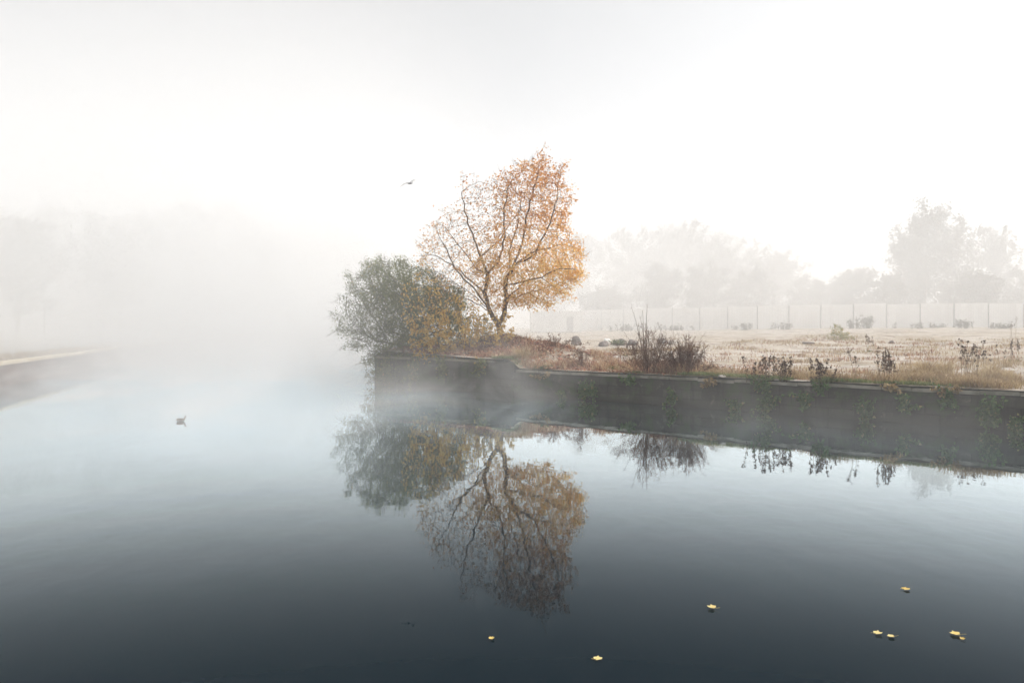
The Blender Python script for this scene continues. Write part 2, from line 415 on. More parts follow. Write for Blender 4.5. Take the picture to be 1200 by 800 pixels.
for i in range(len(pts) - 1):
    for j in range(4): mb.face(5 * i + j, 5 * i + j + 1, 5 * i + j + 6, 5 * i + j + 5)
tag(mb.build('ground', bank_m), 'sandy towpath on the left bank of the canal', 'ground', kind='structure')
t = empty('canal_wall', (*pts[12], 0), 'brown brick canal wall with pale coping on the left bank', 'wall')
mb = MB(); uv = {}; cb = MB(); L = 0
for i, P in enumerate(pts):
    if i: L += (P - pts[i - 1]).length
    for dx, z in ((0, -.6), (-.02, 1.08), (-.42, 1.08), (-.42, -.6)):
        vi = mb.vert((P.x + dx, P.y, z)); uv[vi] = (L, z)
    for dx, z in ((.06, 1.082), (.06, 1.24), (-.6, 1.24), (-.6, 1.082)): cb.vert((P.x + dx, P.y, z))
for i in range(len(pts) - 1):
    for j in range(3): mb.face(4 * i + j, 4 * i + 4 + j, 4 * i + 5 + j, 4 * i + 1 + j)
    for j in range(4): cb.face(4 * i + j, 4 * i + 4 + j, 4 * i + 4 + (j + 1) % 4, 4 * i + (j + 1) % 4)
o = mb.build('wall_face', brick_m, t, origin=t.location); set_uv(o, uv)
cb.build('coping', rough_mat('sandy_coping', (.50, .40, .26), (.60, .52, .38), 1.2), t, origin=t.location)

g_ = random.Random(77); mb = MB()
for i in range(5000):
    u = g_.random(); P = LB0.lerp(LB1, u); x = P.x - .7 - abs(g_.gauss(0, 1.2)); h = g_.uniform(.08, .4); a = g_.uniform(0, 6.28)
    q = Vector((x, P.y + g_.uniform(-.3, .3), 1.2)); e = q + Vector((math.cos(a) * .5, math.sin(a) * .5, 1)) * h
    b_ = Vector((.02, .01, 0)); i0 = mb.vert(q - b_, g_.random()); i1 = mb.vert(q + b_, g_.random()); i2 = mb.vert(e, .6); mb.face(i0, i1, i2)
tag(mb.build('dry_grass', STRAW), 'ragged pale grass along the edge of the left towpath', 'grass', kind='stuff')

# ------------------------------------------------------------------ plants: space colonisation
def in_poly(x, y, P):
    c = False; n = len(P)
    for i in range(n):
        x1, y1 = P[i]; x2, y2 = P[i - 1]
        if (y1 > y) != (y2 > y) and x < (x2 - x1) * (y - y1) / (y2 - y1) + x1: c = not c
    return c
def envelope(poly, Y, depth, n, g, dens=None):
    """attraction points filling an outline at real distance Y, with round depth"""
    xs = [q[0] for q in poly]; ys = [q[1] for q in poly]; out = []
    cx, cyy = sum(xs) / len(xs), sum(ys) / len(ys)
    while len(out) < n:
        px, py = g.uniform(min(xs), max(xs)), g.uniform(min(ys), max(ys))
        if not in_poly(px, py, poly): continue
        if dens and g.random() > dens(px, py): continue
        # how deep the crown is there: shrinks towards the outline
        dmin = min(((px - a) ** 2 + (py - b) ** 2) ** .5 for a, b in poly)
        e = min(1, (dmin / (.33 * (max(xs) - min(xs))))) ** .5
        d = g.uniform(-1, 1) * depth * e
        p = at(px, py, Y); out.append((p.x, p.y + d, p.z))
    return np.array(out)
def colonise(seeds, pts, step, infl, kill, iters, g, grav=0.0):
    """seeds: list of (position, parent index)"""
    N = [np.array(p, float) for p, _ in seeds]; par = [q for _, q in seeds]
    alive = np.ones(len(pts), bool)
    nodes = np.array(N)
    d2 = ((pts[:, None, :] - nodes[None]) ** 2).sum(2); near = d2.argmin(1); nd = d2.min(1)
    for it in range(iters):
        act = alive & (nd < infl * infl)
        if not act.any(): break
        new = []
        idxs = np.where(act)[0]; owners = near[idxs]
        for o_ in np.unique(owners):
            v = pts[idxs[owners == o_]] - nodes[o_]
            v = v / (np.linalg.norm(v, axis=1)[:, None] + 1e-9); d = v.sum(0)
            d += np.array([g.uniform(-.35, .35), g.uniform(-.35, .35), g.uniform(-.35, .35) + grav])
            l = np.linalg.norm(d)
            if l < 1e-6: continue
            new.append((nodes[o_] + d / l * step, o_))
        if not new: break
        base = len(nodes)
        nn = np.array([a for a, _ in new]); nodes = np.vstack([nodes, nn]); par += [b for _, b in new]
        for j0 in range(0, len(nn), 400):
            dd = ((pts[:, None, :] - nn[None, j0:j0 + 400]) ** 2).sum(2); m = dd.min(1); am = dd.argmin(1)
            up = m < nd; near[up] = am[up] + base + j0; nd[up] = m[up]
        alive &= nd > kill * kill
    return nodes, par
def radii(nodes, par, tip, expo):
    n = len(nodes); r = np.zeros(n); ch = [[] for _ in range(n)]
    for i, q in enumerate(par):
        if q is not None and q >= 0: ch[q].append(i)
    order = sorted(range(n), key=lambda i: depthof(i, par))
    for i in order[::-1]:
        r[i] = tip if not ch[i] else sum(r[c] ** expo for c in ch[i]) ** (1 / expo) + .00015
    return r, ch
_dc = {}
def depthof(i, par):
    st_ = []; 
    while i is not None and i >= 0 and (id(par), i) not in _dc: st_.append(i); i = par[i]
    d = _dc.get((id(par), i), -1) if i is not None and i >= 0 else -1
    for j in st_[::-1]: d += 1; _dc[(id(par), j)] = d
    return _dc[(id(par), st_[0])] if st_ else d
def limbs(mb, nodes, par, r, ch, scale=1.0, thin=3):
    roots = [i for i, q in enumerate(par) if q is None or q < 0]
    stack = [(None, i) for i in roots]
    while stack:
        p0, i = stack.pop(); chain = [] if p0 is None else [p0]; cur = i
        rr = [] if p0 is None else [r[i] * scale]
        while True:
            chain.append(cur); rr.append(r[cur] * scale)
            if not ch[cur]: break
            big = max(ch[cur], key=lambda c: r[c])
            for c in ch[cur]:
                if c != big: stack.append((cur, c))
            cur = big
        if len(chain) < 2: continue
        mr = max(rr); ns = 8 if mr > .08 else (5 if mr > .03 else thin)
        mb.tube([nodes[c] for c in chain], rr, ns)
def rdir(g, up=0.0):
    v = Vector((g.gauss(0, 1), g.gauss(0, 1), g.gauss(0, 1) + up)); return v.normalized()
def chain_seed(lines):
    """hand-set main limbs: list of (parent (line, index) or None, points)"""
    seeds = []; where = {}
    for li, (pp, pts_) in enumerate(lines):
        prev = -1 if pp is None else where[pp]
        q = seeds[prev][0] if prev >= 0 else None
        for j, P in enumerate(pts_):
            P = Vector(P)
            if q is not None:
                a = Vector(q); m = max(1, int((P - a).length / .3))
                for u in range(1, m):
                    w_ = a.lerp(P, u / m) + Vector((U(-.06, .06), U(-.06, .06), U(-.06, .06))); seeds.append((tuple(w_), prev)); prev = len(seeds) - 1
            seeds.append((tuple(P), prev)); prev = len(seeds) - 1; where[(li, j)] = prev; q = tuple(P)
    return seeds

def ragged(poly, amp, seed):
    g = random.Random(seed); out = []
    for (a, b), (c, d) in zip(poly, poly[1:] + poly[:1]):
        L = ((c - a) ** 2 + (d - b) ** 2) ** .5; m = max(1, int(L / 7))
        for i in range(m):
            u = i / m; k_ = g.gauss(0, amp); out.append((a + (c - a) * u + (d - b) / L * k_, b + (d - b) * u - (c - a) / L * k_))
    return out

# ---- the autumn tree
g = random.Random(11)
TY = 42.0
def tp(px, py, d=0.0):
    p = at(px, py, TY); return (p.x, p.y + d, p.z)
base = on_ground(586, 399, 41.8)
TREE = (base.x, TY, gz(base.x, TY) - .25)
lines = [
    (None, [TREE, tp(586, 388), tp(584, 380)]),
    ((0, 2), [tp(577, 370, .1), tp(572, 360, .2), tp(567, 342, .4), tp(571, 322, .3), tp(563, 300, .2), tp(548, 262, -.1), tp(541, 226, -.2)]),   # leader to the left
    ((0, 2), [tp(591, 368, -.1), tp(594, 350, -.2), tp(592, 334, -.3), tp(602, 312, -.2), tp(612, 285, 0), tp(618, 250, .2), tp(630, 205, .3)]),     # leader to the right
    ((1, 0), [tp(564, 358, -.5), tp(550, 351, -.9), tp(528, 347, -1.1)]),
    ((1, 2), [tp(548, 326, .7), tp(528, 308, 1.1), tp(508, 297, 1.3), tp(493, 292, 1.4)]),
    ((2, 2), [tp(610, 332, -.8), tp(634, 327, -1.2), tp(655, 317, -1.5), tp(672, 318, -1.6)]),
    ((2, 3), [tp(622, 296, .4), tp(640, 290, .7), tp(660, 285, .8)]),
    ((1, 3), [tp(585, 306, -.6), tp(592, 280, -1.0), tp(590, 250, -1.3), tp(597, 222, -1.4)]),
    ((2, 1), [tp(604, 340, .8), tp(624, 320, 1.6), tp(640, 300, 2.2)]),
    ((1, 1), [tp(556, 338, -1.0), tp(536, 318, -1.8), tp(520, 285, -2.2), tp(515, 270, -2.3)]),
    ((1, 0), [tp(562, 352, .9), tp(545, 338, 1.5), tp(524, 324, 2.0), tp(504, 313, 2.2)]),
    ((1, 3), [tp(556, 312, .9), tp(538, 287, 1.3), tp(522, 266, 1.6), tp(514, 256, 1.7)]),
    ((2, 2), [tp(597, 318, .5), tp(596, 294, .6), tp(606, 264, .8), tp(611, 228, 1.0)]),
    ((2, 3), [tp(626, 300, -1.0), tp(640, 272, -1.4), tp(652, 238, -1.5)]),
    ((2, 1), [tp(612, 346, -1.0), tp(636, 340, -1.8), tp(660, 334, -2.2)]),
    ((1, 4), [tp(582, 282, 1.2), tp(598, 255, 1.9), tp(610, 235, 2.3)]),
]
crown = [(484, 293), (496, 272), (510, 258), (524, 248), (532, 226), (545, 206), (556, 216), (568, 222), (582, 208), (600, 198), (614, 190), (632, 182), (648, 192), (662, 208), (670, 232), (668, 258),
         (672, 280), (688, 298), (686, 322), (674, 342), (652, 354), (640, 366), (612, 356), (590, 360), (570, 352), (545, 364), (520, 350), (510, 330), (494, 312)]
crown = ragged(crown, 5.5, 12)
ap = envelope(crown, TY, 3.4, 3000, g, lambda x, y: 1.0 if x > 560 else .85)
nodes, par = colonise(chain_seed(lines), ap, .15, 2.0, .20, 120, g, .05)
r, ch = radii(nodes, par, .0062, 1.98)
mb = MB(); limbs(mb, nodes, par, r, ch, min(1.5, .175 / max(r)))
for i in range(len(nodes)):
    if ch[i] or g.random() < .25: continue
    P = Vector(nodes[i]); d = (P - Vector(nodes[par[i]])).normalized() + Vector((0, 0, .25)) + rdir(g) * .35
    for _ in range(2): 
        e = (d + rdir(g) * .4).normalized() * g.uniform(.18, .55); mb.tube([P, P + e * .5 + rdir(g) * .02, P + e], [.006, .005, .004], 3, .5, False)
tree = empty('autumn_tree', TREE, 'tall orange-leaved autumn tree with forked trunk on the quay mound', 'tree')
mb.build('trunk', BARK, tree, smooth=True, origin=TREE)
mb = MB()
for i in range(len(nodes)):
    if r[i] > .03: continue
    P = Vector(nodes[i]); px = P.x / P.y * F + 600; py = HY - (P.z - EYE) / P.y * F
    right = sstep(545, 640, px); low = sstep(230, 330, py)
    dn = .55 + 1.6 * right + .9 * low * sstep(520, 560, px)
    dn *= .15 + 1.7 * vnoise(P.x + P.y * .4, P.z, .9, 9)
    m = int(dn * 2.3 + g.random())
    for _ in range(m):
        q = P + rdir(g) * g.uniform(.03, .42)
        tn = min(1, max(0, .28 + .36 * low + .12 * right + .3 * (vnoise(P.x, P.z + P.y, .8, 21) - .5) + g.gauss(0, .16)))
        L = g.uniform(.055, .14)
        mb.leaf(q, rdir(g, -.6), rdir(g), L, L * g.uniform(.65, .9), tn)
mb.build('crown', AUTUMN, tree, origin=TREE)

# ---- generic bush
def bush(name, label, cat, poly, Y, depth, roots, n, leafer, leaf_m, twig_m, step=.16, tipr=.005, expo=2.1, maxr=.06, dens=None, seed=1, group=None, part='foliage', infl=2.0, twiggy=0):
    g = random.Random(seed)
    ap = envelope(poly, Y, depth, n, g, dens)
    seeds = [((q[0], q[1], q[2]), -1) for q in roots]
    # short stems towards the middle of the outline so that growth can start
    cxm = ap.mean(0); s2 = []
    for q in roots:
        q = Vector(q); tgt = Vector(ap[g.randrange(len(ap))]); prev = -1
        mm = max(2, int((tgt - q).length * .55 / step))
        for u in range(mm):
            w_ = q.lerp(tgt, u / mm * .55) + Vector((0, 0, .12 * math.sin(u / mm * 3.14))) + Vector((g.uniform(-.02, .02),) * 3)
            s2.append((tuple(w_), prev)); prev = len(s2) - 1
    nodes, par = colonise(s2, ap, step, infl, step * 1.35, 90, g, .03)
    r, ch = radii(nodes, par, tipr, expo)
    base = (roots[0][0], roots[0][1], roots[0][2])
    t = empty(name, base, label, cat, group)
    mb = MB(); limbs(mb, nodes, par, r, ch, min(1, maxr / max(r)))
    for i in range(len(nodes)):
        if ch[i] or g.random() > twiggy: continue
        P = Vector(nodes[i]); d = (P - Vector(nodes[par[i]])).normalized() + rdir(g) * .3
        for _ in range(3):
            e = (d + rdir(g) * .5).normalized() * g.uniform(.2, .9); mb.tube([P, P + e * .5 + Vector((0, 0, .02)), P + e], [.006, .005, .004], 3, .5, False)
    mb.build('branches', twig_m, t, origin=base)
    mb = MB()
    for i in range(len(nodes)): leafer(mb, Vector(nodes[i]), r[i], not ch[i], g, Vector(nodes[i]) - Vector(nodes[par[i]]) if par[i] >= 0 else Vector((0, 0, 1)))
    mb.build(part, leaf_m, t, origin=base)
    return t
def pxy(P): return P.x / P.y * F + 600, HY - (P.z - EYE) / P.y * F

# grey-green shrub on the corner of the quay
def shrub_leaf(mb, P, r, tip, g, d):
    if r > .03: return
    px, py = pxy(P)
    core = .5 + 1.0 * vnoise(P.x, P.z + P.y * .7, 1.1, 31)
    edge = sstep(395, 450, px)
    for _ in range(int(23 * core * (.35 + .8 * edge) + g.random())):
        q = P + rdir(g) * g.uniform(.02, .42); L = g.uniform(.07, .15)
        dd = (d.normalized() if d.length > 1e-6 else Vector((0, 0, 1))) + rdir(g) * .9 + Vector((0, 0, .35))
        tn = min(.97, max(0, .42 + .35 * (core - 1) + g.gauss(0, .2)))
        if px > 490 and g.random() < .10: tn = 1.0
        mb.leaf(q, dd, rdir(g), L, L * .36, tn, .1)
spoly = [(396, 378), (399, 352), (412, 330), (428, 316), (446, 304), (462, 300), (478, 298), (494, 306), (512, 318), (532, 330), (548, 352), (556, 380), (545, 405), (520, 425),          (492, 446), (468, 456), (450, 452), (440, 438), (430, 418), (412, 410), (400, 398)]
spoly = ragged(spoly, 6.5, 3)
def wtop(px, Y): p = at(px, 400, Y); return (p.x, p.y, gz(p.x, p.y) - .15)
bush('shrub', 'dense grey-green shrub overhanging the water at the quay corner', 'shrub', spoly, 43.6, 2.3,
     [wtop(x, y) for x, y in ((462, 44.2), (470, 44.6), (482, 43.6), (490, 44.8), (474, 45.2), (500, 44), (512, 43.5), (452, 44.6))], 2100, shrub_leaf, OLIVE, TWIG_GREY, seed=5, maxr=.07, twiggy=.75)
# yellow-leaved bush in front
def yel_leaf(mb, P, r, tip, g, d):
    if r > .02: return
    px, py = pxy(P)
    w_ = (.25 + .75 * sstep(350, 390, py)) * (.4 + 1.2 * vnoise(P.x, P.z + P.y, 1.3, 41))
    for _ in range(int(7.5 * w_ + g.random())):
        q = P + rdir(g) * g.uniform(.02, .2); L = g.uniform(.10, .18)
        mb.leaf(q, rdir(g, -.8), rdir(g), L, L * .72, min(1, max(0, .55 + g.gauss(0, .22))))
ypoly = [(470, 330), (492, 314), (512, 322), (530, 338), (548, 352), (566, 366), (584, 366), (598, 374), (604, 394), (596, 404), (566, 408), (552, 414), (540, 426), (515, 432), (494, 424), (482, 410), (478, 380), (468, 352)]
bush('yellow_bush', 'bush with large yellow leaves drooping over the quay edge below the tree', 'bush', ypoly, 40.6, 1.1,
     [wtop(x, y) for x, y in ((528, 41.6), (540, 41.2), (552, 41.0), (515, 42.2), (565, 41.2), (580, 41.0), (592, 41.0))], 800, yel_leaf, YELLOW, TWIG_GREY, step=.2, seed=6, maxr=.035)
def droop_leaf(mb, P, r, tip, g, d):
    if r > .02: return
    for _ in range(int(7 + g.random() * 5)):
        q = P + rdir(g) * g.uniform(.02, .3); L = g.uniform(.06, .14)
        mb.leaf(q, rdir(g, -.7), rdir(g), L, L * .4, min(.97, max(0, .45 + g.gauss(0, .22))), .1)
bush('drooping_bush', 'drooping grey-green growth hanging over the corner of the quay wall down to the water', 'bush', ragged([(428, 424), (450, 418), (490, 420), (530, 424), (548, 432), (530, 440), (508, 446), (488, 456), (466, 464), (448, 466), (438, 456), (432, 440)], 4, 4), 41.7, .9,
     [wtop(x, y) for x, y in ((450, 42.9), (470, 42.6), (490, 42.0), (515, 41.2))], 850, droop_leaf, OLIVE, TWIG_GREY, step=.16, seed=16, maxr=.03, twiggy=.4)
def gy_leaf(mb, P, r, tip, g, d):
    if r > .02: return
    for _ in range(int(6 + g.random() * 3)):
        q = P + rdir(g) * g.uniform(.02, .16); L = g.uniform(.07, .13)
        mb.leaf(q, rdir(g, .2), rdir(g), L, L * .5, min(1, max(0, .7 + g.gauss(0, .25))))
bush('bramble_bush', 'low olive green bush at the foot of the autumn tree', 'bush', [(536, 384), (544, 372), (556, 368), (570, 370), (580, 380), (586, 398), (572, 408), (548, 408), (536, 400)], 41.6, .8,
     [wtop(x, y) for x, y in ((552, 41.8), (562, 41.6), (572, 41.7))], 300, gy_leaf, OLIVE, TWIG_GREY, step=.15, seed=8, maxr=.02)

# ------------------------------------------------------------------ stemmed weeds
def stem_path(g, base, h, lean, curve, n=6):
    a = g.uniform(0, 6.28); dx, dy = math.cos(a) * lean, math.sin(a) * lean * .8
    b = g.uniform(0, 6.28); pts = []
    for i in range(n):
        u = i / (n - 1)
        pts.append(base + Vector((dx * u * h + curve * math.cos(b) * u * u * h, dy * u * h + curve * math.sin(b) * u * u * h, h * u * (1 - .15 * (lean + curve) * u))))
    return pts
def weed(name, label, cat, P, h, wid, n, kind, seed, group=None, mat=None):
    g = random.Random(seed); t = empty(name, P, label, cat, group); sb = MB(); hb = MB(); lb = MB()
    for i in range(n):
        if kind not in ('dead_shrub', 'green'): sb = MB(); hb = MB()
        b = P + Vector((g.gauss(0, wid * .28), g.gauss(0, wid * .25), 0)); b.z = gz(b.x, b.y) - .03
        hh = h * g.uniform(.55, 1.0) if i else h
        if kind == 'dead_shrub':
            off = Vector((b.x - P.x, b.y - P.y, 0)); q0 = off.length / (wid * .5)
            hh *= max(.35, 1 - .38 * q0 * q0); b = P + off * .45; b.z = gz(b.x, b.y) - .03; tn = g.uniform(.05, .95)
            top = b + off * .9 + Vector((g.gauss(0, .08), g.gauss(0, .08), 0)) * h + Vector((0, 0, hh)); md_ = b.lerp(top, .5) + Vector((g.gauss(0, .04), g.gauss(0, .04), .04)) * h
            pts = [b.lerp(md_, u / 2.5) if u < 2.5 else md_.lerp(top, (u - 2.5) / 2.5) for u in range(6)]
            sb.tube(pts, [.0075 * (1 - .6 * u / 5) for u in range(6)], 3, tn, False)
            for _ in range(g.randrange(9, 16)):
                u = g.uniform(.2, .98); j = min(4, int(u * 5)); q = pts[j].lerp(pts[j + 1], u * 5 - j)
                d = (rdir(g, 1.1) + off * .6).normalized(); L = g.uniform(.06, .24) * h
                e = q + d * L + Vector((0, 0, .05 * L)); sb.tube([q, q.lerp(e, .5) + rdir(g) * .015, e], [.005, .004, .003], 3, tn, False)
                for _ in range(2):
                    q2 = q.lerp(e, g.uniform(.4, 1)); e2 = q2 + (d + rdir(g) * .8).normalized() * L * .5; sb.tube([q2, e2], [.0035, .0025], 3, tn, False)
                for _ in range(g.randrange(1, 4)):
                    hb.leaf(q.lerp(e, g.uniform(.2, 1)), rdir(g, .6), rdir(g), g.uniform(.03, .07), .025, g.uniform(0, 1))
        elif kind == 'wand':
            pts = stem_path(g, b, hh, g.uniform(.02, .10), g.uniform(.05, .3)); sb.tube(pts, [.016 * (1 - .65 * u / 5) for u in range(6)], 3, g.uniform(.0, .5), False)
            for u in range(5): hb.leaf(pts[5] + rdir(g) * .05, rdir(g), rdir(g), .05, .02, .5)
        elif kind in ('dock', 'thistle', 'leafy'):
            pts = stem_path(g, b, hh, g.uniform(.02, .16), g.uniform(0, .12)); tn = g.uniform(.2, .8)
            sb.tube(pts, [.009 * (1 - .6 * u / 5) for u in range(6)], 3, tn, False)
            for _ in range(3 if kind != 'dock' else 4):
                u = g.uniform(.5, .95); j = int(u * 5); q = pts[j].lerp(pts[min(5, j + 1)], u * 5 - j); d = rdir(g, 3.2 if kind == 'thistle' else 1.6); L = g.uniform(.08, .24) * hh
                e = q + d * L; sb.tube([q, q + d * L * .5, e], [.005, .004, .003], 3, tn, False)
                if kind == 'dock':
                    for _ in range(9): hb.leaf(q.lerp(e, g.uniform(.25, 1)) + rdir(g) * .018, rdir(g, .5), rdir(g), g.uniform(.03, .055), .03, g.uniform(0, 1))
                else:
                    for _ in range(7): hb.leaf(e + rdir(g) * .018, rdir(g), rdir(g), g.uniform(.035, .06), .04, g.uniform(0, .8))
            if kind == 'dock':
                for _ in range(22): hb.leaf(pts[4].lerp(pts[5], g.random()) + rdir(g) * .022, rdir(g, .5), rdir(g), g.uniform(.03, .06), .03, g.uniform(0, 1))
            else:
                for _ in range(9): hb.leaf(pts[5] + rdir(g) * .02, rdir(g), rdir(g), g.uniform(.04, .065), .045, g.uniform(0, .8))
            if kind == 'leafy':
                for _ in range(14):
                    q = pts[g.randrange(0, 5)] + rdir(g) * .03; hb.leaf(q, rdir(g, .2), rdir(g), g.uniform(.05, .11), .05, g.uniform(0, .9))
        if kind not in ('dead_shrub', 'green'):
            so_ = sb.build('stem', mat or (TWIG_RED if kind == 'wand' else TWIG_TAN), t, origin=P); hb.build('seed_head', SEED, so_, origin=P)
        if kind in ('leafy', 'dock', 'green'):
            for _ in range(7 if kind != 'green' else 12):
                L = g.uniform(.10, .24) if kind != 'green' else g.uniform(.12, .4) * h * 1.3; a = g.uniform(0, 6.28)
                lb.leaf(b + Vector((g.gauss(0, .05), g.gauss(0, .05), .02)), Vector((math.cos(a), math.sin(a), g.uniform(.3, 1.4))), Vector((0, 0, 1)), L, L * .3, g.uniform(.1, .9))
    if kind == 'dead_shrub': sb.build('branches', TWIG_RED, t, origin=P); hb.build('dead_foliage', TWIG_RED, t, origin=P)
    if lb.v: lb.build('leaves', GREEN, t, origin=P)
    return t
W = lambda px, py: on_ground(px, py)
def hpx(P, n): return n / F * P.y
P = W(761, 437); weed('dead_shrub', 'leafless red-brown shrub with two tall bare wands rising from it', 'shrub', P, hpx(P, 60), hpx(P, 50), 62, 'dead_shrub', 101)
tall = weed('bare_wand_plant', 'long curved bare wands standing up through the red-brown shrub', 'dead stems', W(758, 436), hpx(P, 86), .25, 5, 'wand', 117)
P = W(803, 438); weed('dead_shrub', 'compact dark brown twiggy shrub standing to the right of the tall wands', 'shrub', P, hpx(P, 48), hpx(P, 40), 80, 'dead_shrub', 103)
P = W(681, 432); weed('dead_shrub', 'small narrow rust brown shrub left of the tall wands', 'shrub', P, hpx(P, 34), hpx(P, 14), 16, 'dead_shrub', 104)
P = W(905, 446); weed('weed_clump', 'wide low weed clump with dark seed heads and green base', 'weed', P, hpx(P, 28), hpx(P, 56), 24, 'leafy', 105)
P = W(966, 447); weed('weed_clump', 'smaller dark weed clump beside the yellowish tuft on the coping', 'weed', P, hpx(P, 28), hpx(P, 24), 13, 'leafy', 106)
P = W(1003, 447); weed('dock_plant', 'single thin dock stem standing near the quay edge', 'weed', P, hpx(P, 38), hpx(P, 4), 2, 'dock', 107)
P = W(1037, 447); weed('dock_plant', 'thick cluster of dark brown dock stems at the quay edge', 'weed', P, hpx(P, 42), hpx(P, 20), 17, 'dock', 108)
P = W(1137, 442); weed('thistle', 'group of tall thin thistle stems with round heads in the straw grass', 'weed', P, hpx(P, 46), hpx(P, 30), 13, 'thistle', 109)
P = W(1160, 434); weed('thistle', 'thin pale thistle stems to the right of the tall group', 'weed', P, hpx(P, 30), hpx(P, 40), 8, 'thistle', 110)
P = W(1018, 412); weed('tall_weed', 'upright dark weed alone on the open ground behind the docks', 'weed', P, hpx(P, 22), hpx(P, 7), 6, 'dock', 111)
P = W(983, 399)
bush('scrub_plant', 'bushy pale green plant far out on the open waste ground', 'plant', [(968, 397), (973, 388), (980, 378), (987, 384), (995, 390), (1001, 398), (990, 400), (976, 400)], P.y, .9,
     [(P.x + dx, P.y + dy, P.z - .1) for dx, dy in ((0, 0), (.4, .2), (-.4, -.1))], 260, gy_leaf, OLIVE, TWIG_TAN, step=.13, seed=112, maxr=.02)
P = W(642, 432); weed('scrub_plant', 'pale green leafy clump on the coping under the tree', 'plant', P, hpx(P, 16), hpx(P, 34), 14, 'green', 113)
P = W(1196, 424); weed('weed_clump', 'brown weeds at the right edge of the waste ground', 'weed', P, hpx(P, 26), hpx(P, 30), 10, 'dock', 114)
P = W(1188, 397); weed('tall_weed', 'tall dark seed stem far back at the right edge', 'weed', P, hpx(P, 26), hpx(P, 12), 5, 'thistle', 115)
P = W(742, 424); weed('weed_clump', 'dark reddish weeds at the left foot of the red-brown shrub', 'weed', P, hpx(P, 22), hpx(P, 22), 10, 'dock', 116)
P = W(723, 404); weed('scrub_plant', 'grey-green arching plant beside the rubble heap', 'plant', P, hpx(P, 22), hpx(P, 16), 7, 'green', 118)
P = W(650, 408); weed('dead_shrub', 'tangle of rusty stems on the slope right of the trunk', 'shrub', P, hpx(P, 18), hpx(P, 40), 22, 'dead_shrub', 119)

# ---- stuff: grass, dry weeds, fallen leaves
def scatter(name, n, region, mat, label, cat, hmin, hmax, kind, seed, wid=.014, tr=(.1, .9)):
    g = random.Random(seed); mb = MB(); k_ = 0; tries = 0
    while k_ < n and tries < n * 30:
        tries += 1
        s_ = g.uniform(*region['s']); t_ = g.uniform(0.0, 1) ** region.get('tp', 1.0) * (region['t'][1] - region['t'][0]) + region['t'][0]
        P = A + UU * s_ + NN * t_
        m = vnoise(P.x, P.y, region.get('sc', .9), seed)
        if m < region.get('cut', .45) or g.random() > (m - region.get('cut', .45)) * 3.2: continue
        if 'px' in region:
            px = P.x / P.y * F + 600; a, b = region['px']
            if g.random() > sstep(a - 15, a + 15, px) * (1 - sstep(b - 15, b + 15, px)): continue
        z = gz(P.x, P.y) + (.015 if t_ > .4 else .03); P = Vector((P.x, P.y, z)); k_ += 1
        tn = min(1, max(0, g.uniform(*tr) + .5 * (vnoise(P.x, P.y, 2.2, seed + 5) - .5)))
        if kind == 'blade':
            h = g.uniform(hmin, hmax) * (.5 + m); a = g.uniform(0, 6.28); ln = g.uniform(.1, .8)
            d = Vector((math.cos(a) * ln, math.sin(a) * ln, 1)); b_ = Vector((-math.sin(a), math.cos(a), 0)) * wid * (1 + .02 * P.y)
            m1 = P + d * h * .55; e = P + Vector((d.x * 1.7, d.y * 1.7, .95)) * h
            i0 = mb.vert(P - b_ * .5, tn); i1 = mb.vert(P + b_ * .5, tn); i2 = mb.vert(m1 + b_ * .35, tn); i3 = mb.vert(m1 - b_ * .35, tn); i4 = mb.vert(e, tn)
            mb.face(i0, i1, i2, i3); mb.face(i3, i2, i4)
        else:
            L = g.uniform(hmin, hmax); d = rdir(g); d.z *= .35
            mb.leaf(P + Vector((0, 0, g.uniform(0, .05))), d, Vector((g.gauss(0, .5), g.gauss(0, .5), 1)), L, L * .7, tn)
    o = mb.build(name, mat); return tag(o, label, cat, kind='stuff')
scatter('dry_grass', 5500, dict(s=(-6, 20), t=(.9, 7), tp=1.1, cut=.55, px=(1055, 1185), sc=1.1), STRAW, 'straw coloured dead grass on the right of the quay', 'grass', .06, .32, 'blade', 201, tr=(0, 1))
scatter('dry_grass', 20000, dict(s=(-9, 26), t=(.4, 50), tp=1.7, cut=.53, sc=.5), STRAW, 'thin dead grass in patches over the waste ground', 'grass', .05, .22, 'blade', 202, tr=(0, .9))
scatter('dry_weeds', 6500, dict(s=(10, 26), t=(.4, 7.5), tp=1.0, cut=.52, px=(595, 830), sc=1.4), leaf_mat('rusty_blade', [(0, (.14, .06, .04)), (.35, (.30, .14, .085)), (.7, (.42, .28, .17)), (1, (.52, .43, .27))], .3),
        'rust and tan dead weeds between the tree and the red-brown shrub', 'weeds', .06, .38, 'blade', 203, tr=(0, 1))
scatter('dry_weeds', 7000, dict(s=(-6, 15), t=(.2, 4), tp=1.3, cut=.45, px=(835, 1215), sc=1.2), STRAW, 'brown tangle of low dead weeds along the quay edge on the right', 'weeds', .05, .28, 'blade', 207, tr=(0, .6))
scatter('dry_weeds', 9000, dict(s=(-12, 24), t=(.5, 45), tp=1.5, cut=.58, sc=.9), bpy.data.materials['rusty_blade'], 'brown and rusty low weeds in clumps across the waste ground', 'weeds', .05, .22, 'blade', 208, wid=.018, tr=(0, .8))
scatter('moss_grass', 11000, dict(s=(-4, 22), t=(.05, .9), tp=1.0, cut=.40, sc=.8), GREEN, 'short green grass and moss along the coping', 'grass', .03, .12, 'blade', 204, tr=(.3, 1))
scatter('fallen_leaves', 9000, dict(s=(12, 29), t=(.1, 7), tp=1.0, cut=.3, sc=.7), LITTER, 'red-brown fallen leaves lying round the tree mound', 'fallen leaves', .06, .12, 'leaf', 205)
